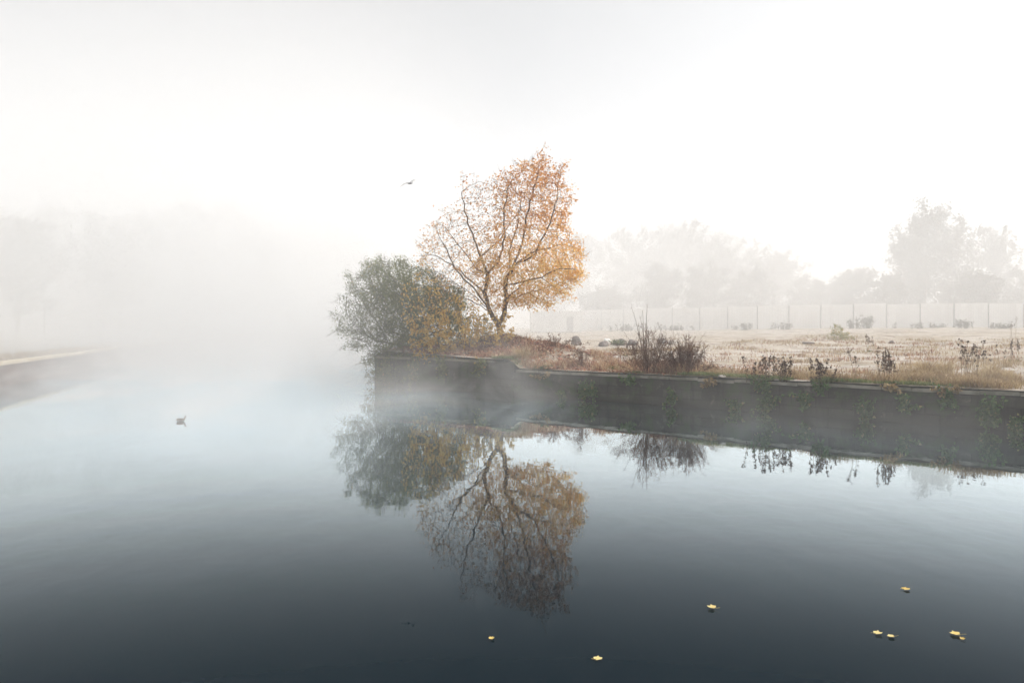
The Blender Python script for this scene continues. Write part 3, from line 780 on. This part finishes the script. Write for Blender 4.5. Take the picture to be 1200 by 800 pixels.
scatter('fallen_leaves', 6000, dict(s=(16, 29), t=(.2, 7), tp=1.0, cut=.25, px=(500, 660), sc=1.1), LITTER, 'thick red-brown leaf litter on the mound under the autumn tree', 'fallen leaves', .08, .17, 'leaf', 215, tr=(0, .9))
scatter('fallen_leaves', 3000, dict(s=(8, 24), t=(.2, 9), tp=1.2, cut=.45, px=(630, 800), sc=1.8), LITTER, 'pale and rusty litter scattered between the weeds by the rubble', 'litter', .07, .20, 'leaf', 216, tr=(.3, 1))
scatter('fallen_leaves', 1500, dict(s=(-6, 14), t=(.1, 12), tp=1.2, cut=.45, sc=.7), LITTER, 'scattered dead leaves on the open waste ground', 'fallen leaves', .05, .10, 'leaf', 206)
def tuft(px, py, hp, wp, n, mat, label, seed):
    P = W(px, py); g = random.Random(seed); mb = MB(); h = hpx(P, hp); w_ = hpx(P, wp)
    for i in range(n):
        a = g.uniform(0, 6.28); rr = abs(g.gauss(0, .22)) * w_; b = P + Vector((math.cos(a) * rr, math.sin(a) * rr, 0)); b.z = gz(b.x, b.y) - .02
        ln = g.uniform(.1, .75); hh = h * g.uniform(.5, 1.05); d = Vector((math.cos(a) * ln, math.sin(a) * ln, 1)); s_ = Vector((-math.sin(a), math.cos(a), 0)) * .010
        tn = g.uniform(.1, 1); m1 = b + d * hh * .55; e = b + Vector((d.x * 1.8, d.y * 1.8, .92)) * hh
        i0 = mb.vert(b - s_, tn); i1 = mb.vert(b + s_, tn); i2 = mb.vert(m1 + s_ * .7, tn); i3 = mb.vert(m1 - s_ * .7, tn); i4 = mb.vert(e, tn)
        mb.face(i0, i1, i2, i3); mb.face(i3, i2, i4)
    tag(mb.build('grass_tuft', mat, origin=P), label, 'grass tuft', 'grass tufts on the quay')
for i, (px, py, hp, wp, n, mat, lb_) in enumerate([
    (968, 448, 10, 18, 160, GREEN, 'rounded yellowish green tuft at the foot of the smaller dark weed clump'),
    (1085, 440, 24, 34, 260, STRAW, 'tall straw tuft just right of the dark dock cluster'),
    (1108, 438, 20, 26, 200, STRAW, 'straw tuft midway between the docks and the thistles'),
    (1163, 440, 20, 30, 240, STRAW, 'pale straw tuft right of the thistle stems'),
    (1180, 430, 12, 18, 120, STRAW, 'small isolated straw tuft near the right edge of the ground'),
    (1098, 449, 9, 40, 220, GREEN, 'flat green tuft spilling over the coping below the straw grass'),
    (718, 434, 8, 22, 140, GREEN, 'low green tuft on the coping left of the red-brown shrub'),
    (612, 420, 18, 24, 200, STRAW, 'tan tuft on the slope right of the tree trunk'),
    (828, 436, 14, 20, 110, STRAW, 'thin pale tuft right of the dark twiggy shrub')]): tuft(px, py, hp, wp, n, mat, lb_, 300 + i)

# ---- wall plants
def wall_plant(px, py, wp, hp, n, label, seed, mat=IVY):
    g = random.Random(seed); s_ = None
    # the spot of the wall face seen at px
    k_ = (px - 600) / F; s_ = (A.x - k_ * A.y) / (k_ * UU.y - UU.x); P2 = A + UU * s_ - NN * .06; Y = P2.y; z = EYE - (py - HY) / F * Y
    P = Vector((P2.x, P2.y, z)); t = empty('wall_plant', P, label, 'plant', 'plants growing on the quay wall'); sb = MB(); lb = MB()
    w_, h_ = wp / F * Y, hp / F * Y
    n = int(n * 2.4)
    for i in range(max(4, n // 22)):
        a = Vector((UU.x, UU.y, 0)) * g.gauss(0, w_ * .2); d = a * .6 + Vector((-NN.x, -NN.y, 0)) * g.uniform(.05, .25) + Vector((0, 0, g.uniform(-.6, .7) * h_))
        p0 = P + a * .3 + Vector((NN.x, NN.y, 0)) * .06; sb.tube([p0, p0 + d * .5, p0 + d], [.006, .005, .003], 3, .4, False)
        for _ in range(22):
            q = p0 + d * g.uniform(.1, 1.05) + rdir(g) * g.uniform(.02, .10); L = g.uniform(.06, .15)
            lb.leaf(q, (rdir(g) + Vector((-NN.x, -NN.y, -.3)) * .7), rdir(g) + Vector((-NN.x, -NN.y, .8)), L, L * .8, min(1, max(0, g.gauss(.5, .25))))
    sb.build('runners', TWIG_GREY, t, origin=P); lb.build('leaves', mat, t, origin=P)
for i, a in enumerate([
    (692, 458, 46, 18, 420, 'broad bright green plant on the wall left of the red-brown shrub, the largest there'),
    (660, 462, 26, 10, 150, 'low green plant at the waterline near the step in the wall'),
    (788, 466, 22, 18, 170, 'round green plant on the wall below the dark twiggy shrub'),
    (862, 478, 30, 16, 170, 'green plant low on the wall left of the wide weed clump'),
    (902, 472, 50, 22, 190, 'trailing plant hanging under the wide weed clump'),
    (945, 470, 28, 18, 110, 'faint olive plant on the wall under the smaller weed clump'),
    (1016, 482, 40, 24, 240, 'deep green ferny plant on the wall below the thin dock stem'),
    (1062, 474, 36, 20, 130, 'sparse creeper on the wall right of the dock cluster'),
    (1112, 466, 30, 22, 110, 'thin creeper hanging below the flat green tuft'),
    (1160, 488, 34, 34, 300, 'thick dark green plant on the wall near the right edge'),
    (1192, 500, 24, 20, 110, 'small plant low on the wall at the right edge'),
    (636, 441, 56, 7, 40, 'dry creeper spilling over the coping under the tree', STRAW),
    (738, 446, 34, 8, 110, 'green creeper spilling over the coping at the foot of the red-brown shrub'),
    (832, 449, 54, 7, 40, 'dry creeper spilling over the coping right of the dark twiggy shrub', STRAW),
    (893, 452, 40, 10, 110, 'dark leafy creeper spilling over the coping below the wide weed clump'),
    (962, 454, 30, 9, 90, 'green creeper spilling over the coping below the smaller weed clump'),
    (1046, 456, 80, 7, 50, 'dry creeper spilling over the coping below the dock cluster', STRAW),
    (1128, 458, 80, 7, 50, 'dry creeper spilling over the coping below the thistles', STRAW),
    (456, 440, 30, 34, 300, 'trailing growth hanging over the corner of the quay under the grey-green shrub', OLIVE),
    (486, 436, 36, 30, 320, 'trailing growth hanging over the wall between shrub and yellow bush', OLIVE),
    (447, 454, 26, 40, 420, 'thick trailing growth down the corner of the quay to the water', OLIVE),
    (520, 432, 34, 24, 260, 'trailing growth hanging over the wall under the yellow bush', OLIVE),
    (566, 430, 40, 16, 160, 'thin trailing growth on the dark wall right of the yellow bush', OLIVE)]): wall_plant(*a[:6], seed=400 + i, mat=a[6] if len(a) > 6 else IVY)

# ------------------------------------------------------------------ rubble and litter
CONC = rough_mat('broken_concrete', (.22, .20, .18), (.36, .33, .30), 3, .95, .7, .04)
DARKST = rough_mat('dark_stone', (.10, .085, .08), (.19, .165, .15), 4, .95, .7, .04)
BRICK = rough_mat('red_brick', (.22, .10, .07), (.33, .17, .12), 6, .95, .5, .02)
def stone(px, py, size, mat, label, seed, name='rubble_stone', group='rubble on the waste ground', flat=.7, P=None):
    g = random.Random(seed); P = P or W(px, py); mb = MB()
    import bmesh
    bm = bmesh.new(); bmesh.ops.create_icosphere(bm, subdivisions=3, radius=1)
    ax = [rdir(g) for _ in range(9)]; cut = [g.uniform(.55, .85) for _ in ax]
    for v in bm.verts:
        c_ = v.co.copy()
        for a, b in zip(ax, cut):
            d = c_.dot(a)
            if d > b: c_ -= a * (d - b) * .9
        c_ *= 1 + .06 * (vnoise(c_.x * 3 + seed, c_.y * 3 + c_.z * 5, 1.5, seed % 7) - .5)
        v.co = Vector((c_.x * size, c_.y * size * .8, c_.z * size * flat))
    for v in bm.verts: mb.vert(P + v.co + Vector((0, 0, size * flat * .35)))
    for f in bm.faces: mb.face(*[v.index for v in f.verts])
    bm.free(); tag(mb.build(name, mat, origin=P), label, 'rubble', group)
stone(675, 404, .50, DARKST, 'upright brown stone left of the white sheet', 501, flat=1.1)
stone(708, 406, .48, DARKST, 'dark stone directly under the white sheet', 502)
stone(727, 404, .55, DARKST, 'rounded dark stone just right of the white sheet', 503)
stone(741, 404, .60, DARKST, 'largest dark stone of the heap beside the wands', 504)
stone(776, 402, .60, DARKST, 'flat dark stone seen between the two leafless shrubs', 505, flat=.55)
stone(789, 403, .50, CONC, 'pale stone behind the gap between the two leafless shrubs', 506, flat=.5)
stone(1045, 402, .30, DARKST, 'lone dark lump far out on the open ground', 507)
stone(846, 444, .16, CONC, 'pale chunk on the quay edge right of the dark twiggy shrub', 508, flat=.5)
stone(884, 442, .13, BRICK, 'reddish brick chunk left of the wide weed clump', 509, flat=.6)
stone(652, 432, .24, CONC, 'pale slab chunk lying on the coping under the tree', 510, flat=.4)
# broken brick pieces lying in the weeds
g = random.Random(55); spots = []
while len(spots) < 26:
    px, py = g.uniform(640, 760), g.uniform(402, 430); P = W(px, py)
    spots.append(P)
def brick_proto():
    mb = MB(); mb.box((0, 0, .03), (.21, .10, .07), 0, jit=.12, tilt=(.06, .1)); return mb.build('broken_brick', BRICK)
bp = brick_proto()
for i, P in enumerate(spots):
    o = bp if i == 0 else bp.copy()
    if i: COL.objects.link(o)
    o.location = P + Vector((0, 0, .01)); o.rotation_euler = (g.uniform(-.4, .4), g.uniform(-.4, .4), g.uniform(0, 3.1)); s_ = g.uniform(.6, 1.25); o.scale = (s_, s_, s_)
    tag(o, 'broken red brick lying among the rusty weeds left of the wands', 'brick', 'broken bricks among the weeds')
# white plastic sheet
P = W(712, 402); mb = MB(); n_ = 9; g = random.Random(61); ids = []
for i in range(n_):
    for j in range(n_):
        u, v = i / (n_ - 1) - .5, j / (n_ - 1) - .5
        z = .42 + .10 * math.sin(u * 9 + v * 4) + .06 * g.uniform(-1, 1) - .9 * (u * u + v * v) + .22 * (-u)
        ids.append(mb.vert(P + Vector((u * .62, v * .5, max(z, .05)))))
for i in range(n_ - 1):
    for j in range(n_ - 1): mb.face(ids[i * n_ + j], ids[(i + 1) * n_ + j], ids[(i + 1) * n_ + j + 1], ids[i * n_ + j + 1])
o = mb.build('plastic_sheet', rough_mat('white_plastic', (.72, .72, .72), (.82, .82, .82), 2, .5, .1), smooth=True, origin=P); so_ = o.modifiers.new('s', 'SOLIDIFY'); so_.thickness = .012
tag(o, 'crumpled white plastic sheet on the rubble heap', 'plastic sheet')
P = W(786, 415); mb = MB(); mb.box(P + Vector((0, 0, .12)), (.10, .08, .14), .4, jit=.15, tilt=(.2, .3)); tag(mb.build('plastic_scrap', bpy.data.materials['white_plastic'], origin=P), 'small white scrap between the two leafless shrubs', 'litter')
# plank
P = W(947, 404); mb = MB(); mb.box(P + Vector((0, 0, .12)), (hpx(P, 13), .28, .16), .12, jit=.04, tilt=(.03, .02)); tag(mb.build('plank', DARKST, origin=P), 'short dark plank lying on the open waste ground', 'plank')

# ------------------------------------------------------------------ hoarding across the back
PANEL = bpy.data.materials.new('hoarding_panel'); k = NT(PANEL); p = k.pos()
wv = k.n('ShaderNodeTexWave', wave_type='BANDS', bands_direction='X'); wv.inputs['Scale'].default_value = 1.7; wv.inputs['Distortion'].default_value = 0; k.l(p, wv.inputs['Vector'])
c = k.mix(k.smooth(k.noise(k.mapping(p, (1, 1, .15)), .8, 4), .45, .7, 0, .5), (.80, .80, .79), (.66, .65, .64))
k.out(k.pbsdf(c, .6, k.bump(wv.outputs[1], .5, .03)))
POST = rough_mat('grey_post', (.30, .30, .30), (.40, .40, .40), 2, .7)
def fpt(px, Y): return Vector(((px - 600) / F * Y, Y))
poly = [fpt(1330, 96), fpt(1200, 99), fpt(1040, 102), fpt(880, 106), fpt(760, 114), fpt(690, 121), fpt(630, 128)]
fence = empty('hoarding', (poly[2].x, poly[2].y, gz(*poly[2])), 'long white panel hoarding across the back of the waste ground', 'fence')
step_ = 3.9; cur = 0; pl = []
acc = [0]
for a, b in zip(poly, poly[1:]): acc.append(acc[-1] + (b - a).length)
def along(d):
    for i in range(len(poly) - 1):
        if d <= acc[i + 1]: return poly[i].lerp(poly[i + 1], (d - acc[i]) / (acc[i + 1] - acc[i]))
    return poly[-1]
d = 0; pts_ = []
while d < acc[-1]: pts_.append(along(d)); d += step_
for i, (a, b) in enumerate(zip(pts_, pts_[1:])):
    c_ = (a + b) / 2; rz = math.atan2((b - a).y, (b - a).x); z0 = gz(c_.x, c_.y); L = (b - a).length
    mb = MB(); mb.box((c_.x, c_.y, z0 + 1.55), (L - .14, .06, 3.0 + U(-.05, .06)), rz + U(-.012, .012), tilt=(U(-.015, .015), U(-.008, .008))); mb.build('panel', PANEL, fence, origin=fence.location)
for a in pts_:
    z0 = gz(a.x, a.y); mb = MB(); mb.box((a.x, a.y, z0 + 1.5), (.11, .12, 3.04), .1); mb.build('post', POST, fence, origin=fence.location)
# white cabin at the left end of the hoarding
P = Vector(((651 - 600) / F * 112, 112, 0)); P.z = gz(P.x, P.y) - .1
cab = empty('site_cabin', P, 'white box-like site cabin behind the right foot of the tree', 'cabin')
WHITE = rough_mat('white_paint', (.74, .74, .73), (.82, .82, .81), .6, .5, .05)
mb = MB(); mb.box(P + Vector((0, 0, 1.55)), (7.0, 2.6, 2.7), 0); mb.build('body', WHITE, cab, origin=P)
mb = MB(); mb.box(P + Vector((0, 0, 2.96)), (7.15, 2.75, .11), 0); mb.build('roof', WHITE, cab, origin=P)
mb = MB(); mb.box(P + Vector((1.9, -1.335, 1.35)), (.9, .06, 2.0), 0); mb.build('door', rough_mat('grey_door', (.5, .5, .5), (.58, .58, .58), 1), cab, origin=P)
for dx in (-2.3, 2.3):
    mb = MB(); mb.box(P + Vector((dx, 0, .1)), (.4, 2.2, .2), 0); mb.build('foot', POST, cab, origin=P)

# scrub along the foot of the hoarding
def scrub(px, Y, hp, wp, label, seed, n=420):
    g = random.Random(seed); x = (px - 600) / F * Y; P = Vector((x, Y, gz(x, Y))); h, w_ = hpx(P, hp), hpx(P, wp); t = empty('scrub_bush', P, label, 'bush', 'scrub along the foot of the hoarding'); sb = MB(); lb = MB()
    for i in range(14):
        pts = stem_path(g, P + Vector((g.gauss(0, w_ * .25), g.gauss(0, .4), -.05)), h * g.uniform(.5, 1), .3, .2); sb.tube(pts, [.02, .018, .016, .013, .01, .006], 3, .5, False)
        for _ in range(n // 14): q = pts[g.randrange(1, 6)] + rdir(g) * g.uniform(.05, .32); lb.leaf(q, rdir(g), rdir(g), g.uniform(.12, .25), .11, g.random())
    sb.build('branches', TWIG_GREY, t, origin=P); lb.build('foliage', FARLEAF, t, origin=P)
for i, (px, Y, hp, wp, lb_) in enumerate([(872, 104, 10, 16, 'small dark bush against the hoarding left of its middle'), (918, 102, 9, 30, 'low dark scrub against the hoarding above the plank'), (1002, 99, 14, 22, 'taller dark scrub at the hoarding above the pale green plant'),
    (1016, 99, 16, 8, 'narrow upright bush at the hoarding above the lone upright weed'), (1085, 98, 7, 50, 'long low scrub at the hoarding above the straw grass'), (1130, 97, 11, 24, 'dark bush at the hoarding above the thistles'), (1172, 96, 8, 34, 'low bush at the hoarding near the right edge'), (735, 110, 9, 30, 'low bush at the hoarding above the rubble heap'), (790, 108, 6, 30, 'thin scrub at the hoarding above the dark twiggy shrub')]):
    scrub(px, Y, hp, wp, lb_, 600 + i)

# ------------------------------------------------------------------ far trees in the haze
def far_tree(px, Y, toppy, wpx, label, group, seed, n=420, base_z=None, bare=.35, cat='tree', lobes=None):
    g = random.Random(seed); x = (px - 600) / F * Y
    bz = base_z if base_z is not None else gz(x, Y); top = EYE + (HY - toppy) / F * Y; H = top - bz; w_ = wpx / F * Y / 2
    P = Vector((x, Y, bz - .2)); t = empty('far_tree', P, label, cat, group)
    pts = []
    lobes = lobes or [(g.uniform(-.5, .5), g.uniform(-.45, .45), g.uniform(.32, .85), g.uniform(.34, .55)) for _ in range(9)]
    while len(pts) < n:
        lx, ly, lz, lr = g.choice(lobes); d = rdir(g) * (g.random() ** .45) * lr
        q = (lx + d.x, ly + d.y, lz + d.z * .6)
        if q[2] < .1 or q[0] ** 2 + q[1] ** 2 * .7 + ((q[2] - .52) / .48) ** 2 > 1: continue
        pts.append((x + q[0] * w_, Y + q[1] * w_ * .9, bz + q[2] * H))
    pts = np.array(pts)
    stp = max(.35, H / 38)
    seeds = chain_seed([(None, [tuple(P), (x + g.uniform(-.2, .2), Y, bz + H * .14), (x + g.uniform(-.06, .06) * w_, Y, bz + H * .34), (x + g.uniform(-.1, .1) * w_, Y, bz + H * .6)])])
    nodes, par = colonise(seeds, pts, stp, H * .5, stp * 1.3, 70, g, .05)
    r, ch = radii(nodes, par, .012, 2.2)
    mb = MB(); limbs(mb, nodes, par, r, ch, min(1.6, .02 * H / max(r))); mb.build('trunk', BARK, t, origin=P)
    lb = MB()
    for i in range(len(nodes)):
        if not ch[i] and g.random() < .8:
            P_ = Vector(nodes[i]); e_ = (rdir(g, .8)) * g.uniform(.5, 1.6); lb.tube([P_, P_ + e_ * .5, P_ + e_], [.02, .015, .01], 3, .2, False)
        if r[i] > .05: continue
        m = vnoise(nodes[i][0], nodes[i][2] + nodes[i][1] * .5, .5, seed % 50)
        for _ in range(int(46 * (m + .2) * (1 - bare) + g.random())):
            q = Vector(nodes[i]) + rdir(g) * abs(g.gauss(0, 1.0)) * stp * 1.5; L = g.uniform(.16, .42); lb.leaf(q, rdir(g), rdir(g), L, L * .7, g.random())
    lb.build('crown', FARLEAF, t, origin=P)
GR = 'hazy trees beyond the hoarding'
FT = [(1112, 128, 236, 150, 'largest hazy tree, tall and round, near the right edge', 71, 900), (1168, 134, 262, 90, 'hazy tree at the right shoulder of the largest round one', 72, 520), (1062, 126, 256, 70, 'hazy tree at the left shoulder of the largest round one', 73, 480), (1085, 124, 226, 60, 'narrow hazy tree top standing above the left shoulder of the round trees', 82, 260),
      (1010, 130, 312, 66, 'low hazy tree filling the gap left of the round trees', 74, 360), (975, 134, 320, 50, 'small hazy bush-like tree left of the low gap tree', 75, 260),
      (912, 150, 288, 90, 'hazy tree on the right slope of the long tree mass', 76, 460), (862, 156, 262, 110, 'hazy tree at the right end of the long mass top', 77, 560), (800, 160, 256, 120, 'hazy tree in the middle of the long mass', 78, 600), (740, 160, 258, 110, 'hazy tree left of the middle of the long mass', 79, 560), (690, 162, 272, 90, 'hazy tree beside the right of the orange crown', 80, 460), (655, 170, 300, 80, 'faint tree behind the orange crown', 81, 360),
      (705, 140, 316, 74, 'low hazy thicket tree above the hoarding right of the orange crown', 181, 300), (770, 138, 308, 84, 'low hazy thicket tree above the hoarding under the long mass', 182, 320), (832, 137, 304, 80, 'low hazy thicket tree above the hoarding left of the lone plank', 183, 320), (890, 135, 312, 76, 'low hazy thicket tree above the hoarding over the lower right slope', 184, 300), (942, 134, 322, 66, 'low hazy thicket tree straight above the plank', 185, 260),
      (1048, 122, 318, 60, 'low hazy thicket tree at the left foot of the round trees', 186, 260), (1140, 120, 314, 76, 'low hazy thicket tree at the right foot of the round trees', 187, 300), (1205, 124, 300, 70, 'hazy tree cut by the right border', 188, 300), (770, 172, 252, 130, 'faint tree rising behind the long mass', 189, 560), (835, 174, 250, 130, 'faint tree forming the top of the long mass', 190, 560)]
for px, Y, tpy, wp, lb_, sd_, n_ in FT: far_tree(px, Y, tpy, wp, lb_, GR, sd_, n_)
def bank_z(x, y): return 2.4
GL = 'faint trees on the left bank'
for px, Y, tpy, wp, lb_, sd_ in [(-20, 108, 236, 130, 'dim tree behind the one leaning in at the left border', 196), (70, 120, 240, 140, 'faint tall tree over the lamp post', 191), (165, 128, 238, 130, 'faint tree right of the lamp post, over the last of the towpath', 192), (258, 146, 238, 130, 'barely visible tree left of the flying gull, third from the shrub', 193), (345, 152, 250, 110, 'barely visible tree left of the grey-green shrub, second from it', 194), (392, 160, 262, 100, 'barely visible tree nearest the grey-green shrub', 197), (20, 92, 250, 150, 'faint tree at the far left above the towpath', 91), (120, 100, 246, 150, 'faint tree above the fading end of the towpath', 92), (215, 118, 236, 130, 'barely visible tree left of the open water', 93), (300, 135, 246, 120, 'barely visible tree over the vanishing canal', 94), (-70, 88, 240, 150, 'dim tree leaning in at the left border', 95)]:
    far_tree(px, Y, tpy, wp, lb_, GL, sd_, 420, base_z=1.9)

# lamp post on the left bank
Y = 74; P = Vector(((52 - 600) / F * Y, Y, 1.4)); lp = empty('lamp_post', P, 'thin faint lamp post on the left towpath', 'lamp post')
MET = rough_mat('grey_metal', (.25, .25, .25), (.32, .32, .32), 2, .6)
mb = MB(); mb.tube([P, P + Vector((0, 0, .9)), P + Vector((0, 0, .95)), P + Vector((0, 0, 4.2))], [.08, .08, .05, .04], 8); mb.build('pole', MET, lp, origin=P)
mb = MB(); mb.tube([P + Vector((0, 0, 4.2)), P + Vector((-.15, 0, 4.32)), P + Vector((-.55, 0, 4.36))], [.04, .035, .03], 6); mb.build('arm', MET, lp, origin=P)
mb = MB(); mb.box(P + Vector((-.75, 0, 4.34)), (.5, .2, .12), 0, jit=.05); mb.build('lamp_head', MET, lp, origin=P)

# ------------------------------------------------------------------ birds
def skin_obj(name, verts, edges, mat, parent=None, sub=2, loc=None, root=0):
    me = bpy.data.meshes.new(name); me.from_pydata([v[:3] for v in verts], edges, []); me.materials.append(mat)
    o = bpy.data.objects.new(name, me); COL.objects.link(o)
    m = o.modifiers.new('skin', 'SKIN')
    for i, v in enumerate(verts):
        sv = me.skin_vertices[0].data[i]; sv.radius = (v[3], v[4] if len(v) > 4 else v[3]); sv.use_root = (i == root)
    s = o.modifiers.new('sub', 'SUBSURF'); s.levels = sub; s.render_levels = sub
    if parent: o.parent = parent
    return o
# duck: facing right and a little away, on the water
Yd = EYE * F / (493.5 - HY); Pd = Vector(((212 - 600) / F * Yd, Yd, 0))
DUCK = rough_mat('dark_plumage', (.10, .09, .08), (.18, .155, .13), 18, .8, .3, .01)
dk = empty('duck', Pd, 'small dark duck swimming alone on the misty open water', 'duck'); dk.rotation_euler.z = R(38); dk.scale = (.76,) * 3
skin_obj('body', [(-.20, 0, .09, .018, .012), (-.15, 0, .07, .05, .035), (-.06, 0, .055, .085, .07), (.05, 0, .055, .085, .075), (.12, 0, .07, .06, .055), (.155, 0, .12, .032), (.17, 0, .18, .026), (.185, 0, .215, .038), (.205, 0, .222, .036)],
         [(i, i + 1) for i in range(8)], DUCK, dk, root=2)
skin_obj('bill', [(.225, 0, .218, .016, .012), (.25, 0, .212, .016, .008), (.278, 0, .206, .014, .005)], [(0, 1), (1, 2)], rough_mat('bill', (.25, .20, .08), (.3, .22, .1), 5), dk, sub=1)
for s_ in (-1, 1):
    skin_obj('wing', [(.06, .07 * s_, .09, .02, .04), (-.05, .082 * s_, .095, .018, .042), (-.17, .045 * s_, .105, .01, .018)], [(0, 1), (1, 2)], rough_mat('wing_plumage', (.08, .065, .05), (.17, .13, .10), 20), dk, sub=1)
    mb = MB(); mb.box((.213, .034 * s_, .232), (.008, .006, .008)); mb.build('eye', bpy.data.materials['dark_seed_head'], dk)
# gull
Yg = 32.7; Pg = at(480, 215, Yg); gl_ = empty('gull', Pg, 'small gull gliding through the fog left of the tree top', 'bird'); gl_.rotation_euler = (R(24), R(10), R(-35)); gl_.scale = (.95,) * 3
GULL = rough_mat('gull_plumage', (.36, .36, .37), (.5, .5, .51), 10, .8)
skin_obj('body', [(-.19, 0, 0, .02, .006), (-.12, 0, 0, .035, .02), (0, 0, 0, .048, .045), (.09, 0, .01, .038, .036), (.135, 0, .025, .026), (.165, 0, .028, .024), (.205, 0, .02, .006)], [(i, i + 1) for i in range(6)], GULL, gl_, root=2)
for s_ in (-1, 1):
    mb = MB(); sec = [(0.03, .05, .015, .15), (.17 if s_ > 0 else .15, .06, .085, .135), (.27, .03, .085, .11), (.40, -.06, .02, .06), (.47, -.12, -.02, .012)]
    up, dn = [], []
    for y_, x_, z_, c_ in sec:
        up.append((mb.vert((x_ + c_ * .35, y_ * s_, z_)), mb.vert((x_ - c_ * .15, y_ * s_, z_ + .012)), mb.vert((x_ - c_ * .65, y_ * s_, z_ - .004)), mb.vert((x_ - c_ * .15, y_ * s_, z_ - .008))))
    for a, b in zip(up, up[1:]):
        for j in range(4): mb.face(a[j], a[(j + 1) % 4], b[(j + 1) % 4], b[j])
    mb.face(*up[0]); mb.face(*up[-1]); mb.build('wing', GULL, gl_, smooth=True)

# ------------------------------------------------------------------ leaves floating on the water
def float_leaf(px, py, width_px, rot, label, seed, curl=.25, part_sunk=0.0):
    g = random.Random(seed); tb = g.uniform(.2, .85); Y = EYE * F / (py - HY); P = Vector(((px - 600) / F * Y, Y, .006)); s_ = width_px / F * Y / 2.0
    mb = MB(); out = []
    prof = [(0, 1.0), (14, .82), (24, .74), (38, .76), (52, .92), (66, .74), (80, .68), (100, .70), (118, .80), (136, .66), (160, .46), (180, .2)]
    full = prof + [(360 - a, r_) for a, r_ in prof[-2:0:-1]]
    c0 = mb.vert(P + Vector((0, 0, .008)), .6)
    ring = []
    for frac in (.5, 1.0):
        rr = []
        for a, r_ in full:
            q = r_ * frac * (1 + g.uniform(-.06, .06)); an = R(a) + rot; x_, y_ = math.cos(an) * q * s_, math.sin(an) * q * s_
            z_ = curl * s_ * (abs(math.sin(R(a))) * q) ** 2 * 1.1 + curl * s_ * .5 * max(0, math.cos(R(a)) * q) ** 2 + g.uniform(0, .05) * s_ + .004
            rr.append(mb.vert(P + Vector((x_, y_, z_)), tb + g.uniform(-.15, .15)))
        ring.append(rr)
    n = len(full)
    for i in range(n):
        mb.face(c0, ring[0][i], ring[0][(i + 1) % n]); mb.face(ring[0][i], ring[1][i], ring[1][(i + 1) % n], ring[0][(i + 1) % n])
    t = mb.build('floating_leaf', FLOATLEAF, origin=P); tag(t, label, 'leaf', 'yellow leaves floating on the water')
    sb = MB(); d = Vector((-math.cos(rot), -math.sin(rot), 0)); sb.tube([P + d * s_ * .1 + Vector((0, 0, .008)), P + d * s_ * .7 + Vector((0, 0, .012)), P + d * s_ * 1.25 + Vector((s_ * .1, 0, .02))], [s_ * .035, s_ * .03, s_ * .03], 4, .4)
    so2 = sb.build('stalk', FLOATLEAF, t, origin=P)
for i, a in enumerate([(576, 749, 9, 1.2, 'small pale yellow leaf floating below the mirrored tree top', .5), (700, 773, 14, .4, 'bright yellow leaf, nearest of all, floating at the bottom middle', .3), (835, 713, 13, 2.6, 'pale leaf with upright stalk floating right of the mirrored crown', .5),
    (1061, 691, 12, 0.2, 'pale leaf floating farthest out on the right', .25), (1028, 743, 13, .1, 'left leaf of the floating pair at lower right', .4), (1045, 746.5, 11, 2.9, 'right leaf of the floating pair at lower right', .3), (1121, 744, 15, 2.7, 'largest tan leaf floating at the lower right', .35), (1128, 749.5, 8, .9, 'tiny whitish leaf touching the largest tan one', .6)]):
    float_leaf(a[0], a[1], a[2], a[3], a[4], 700 + i, a[5])
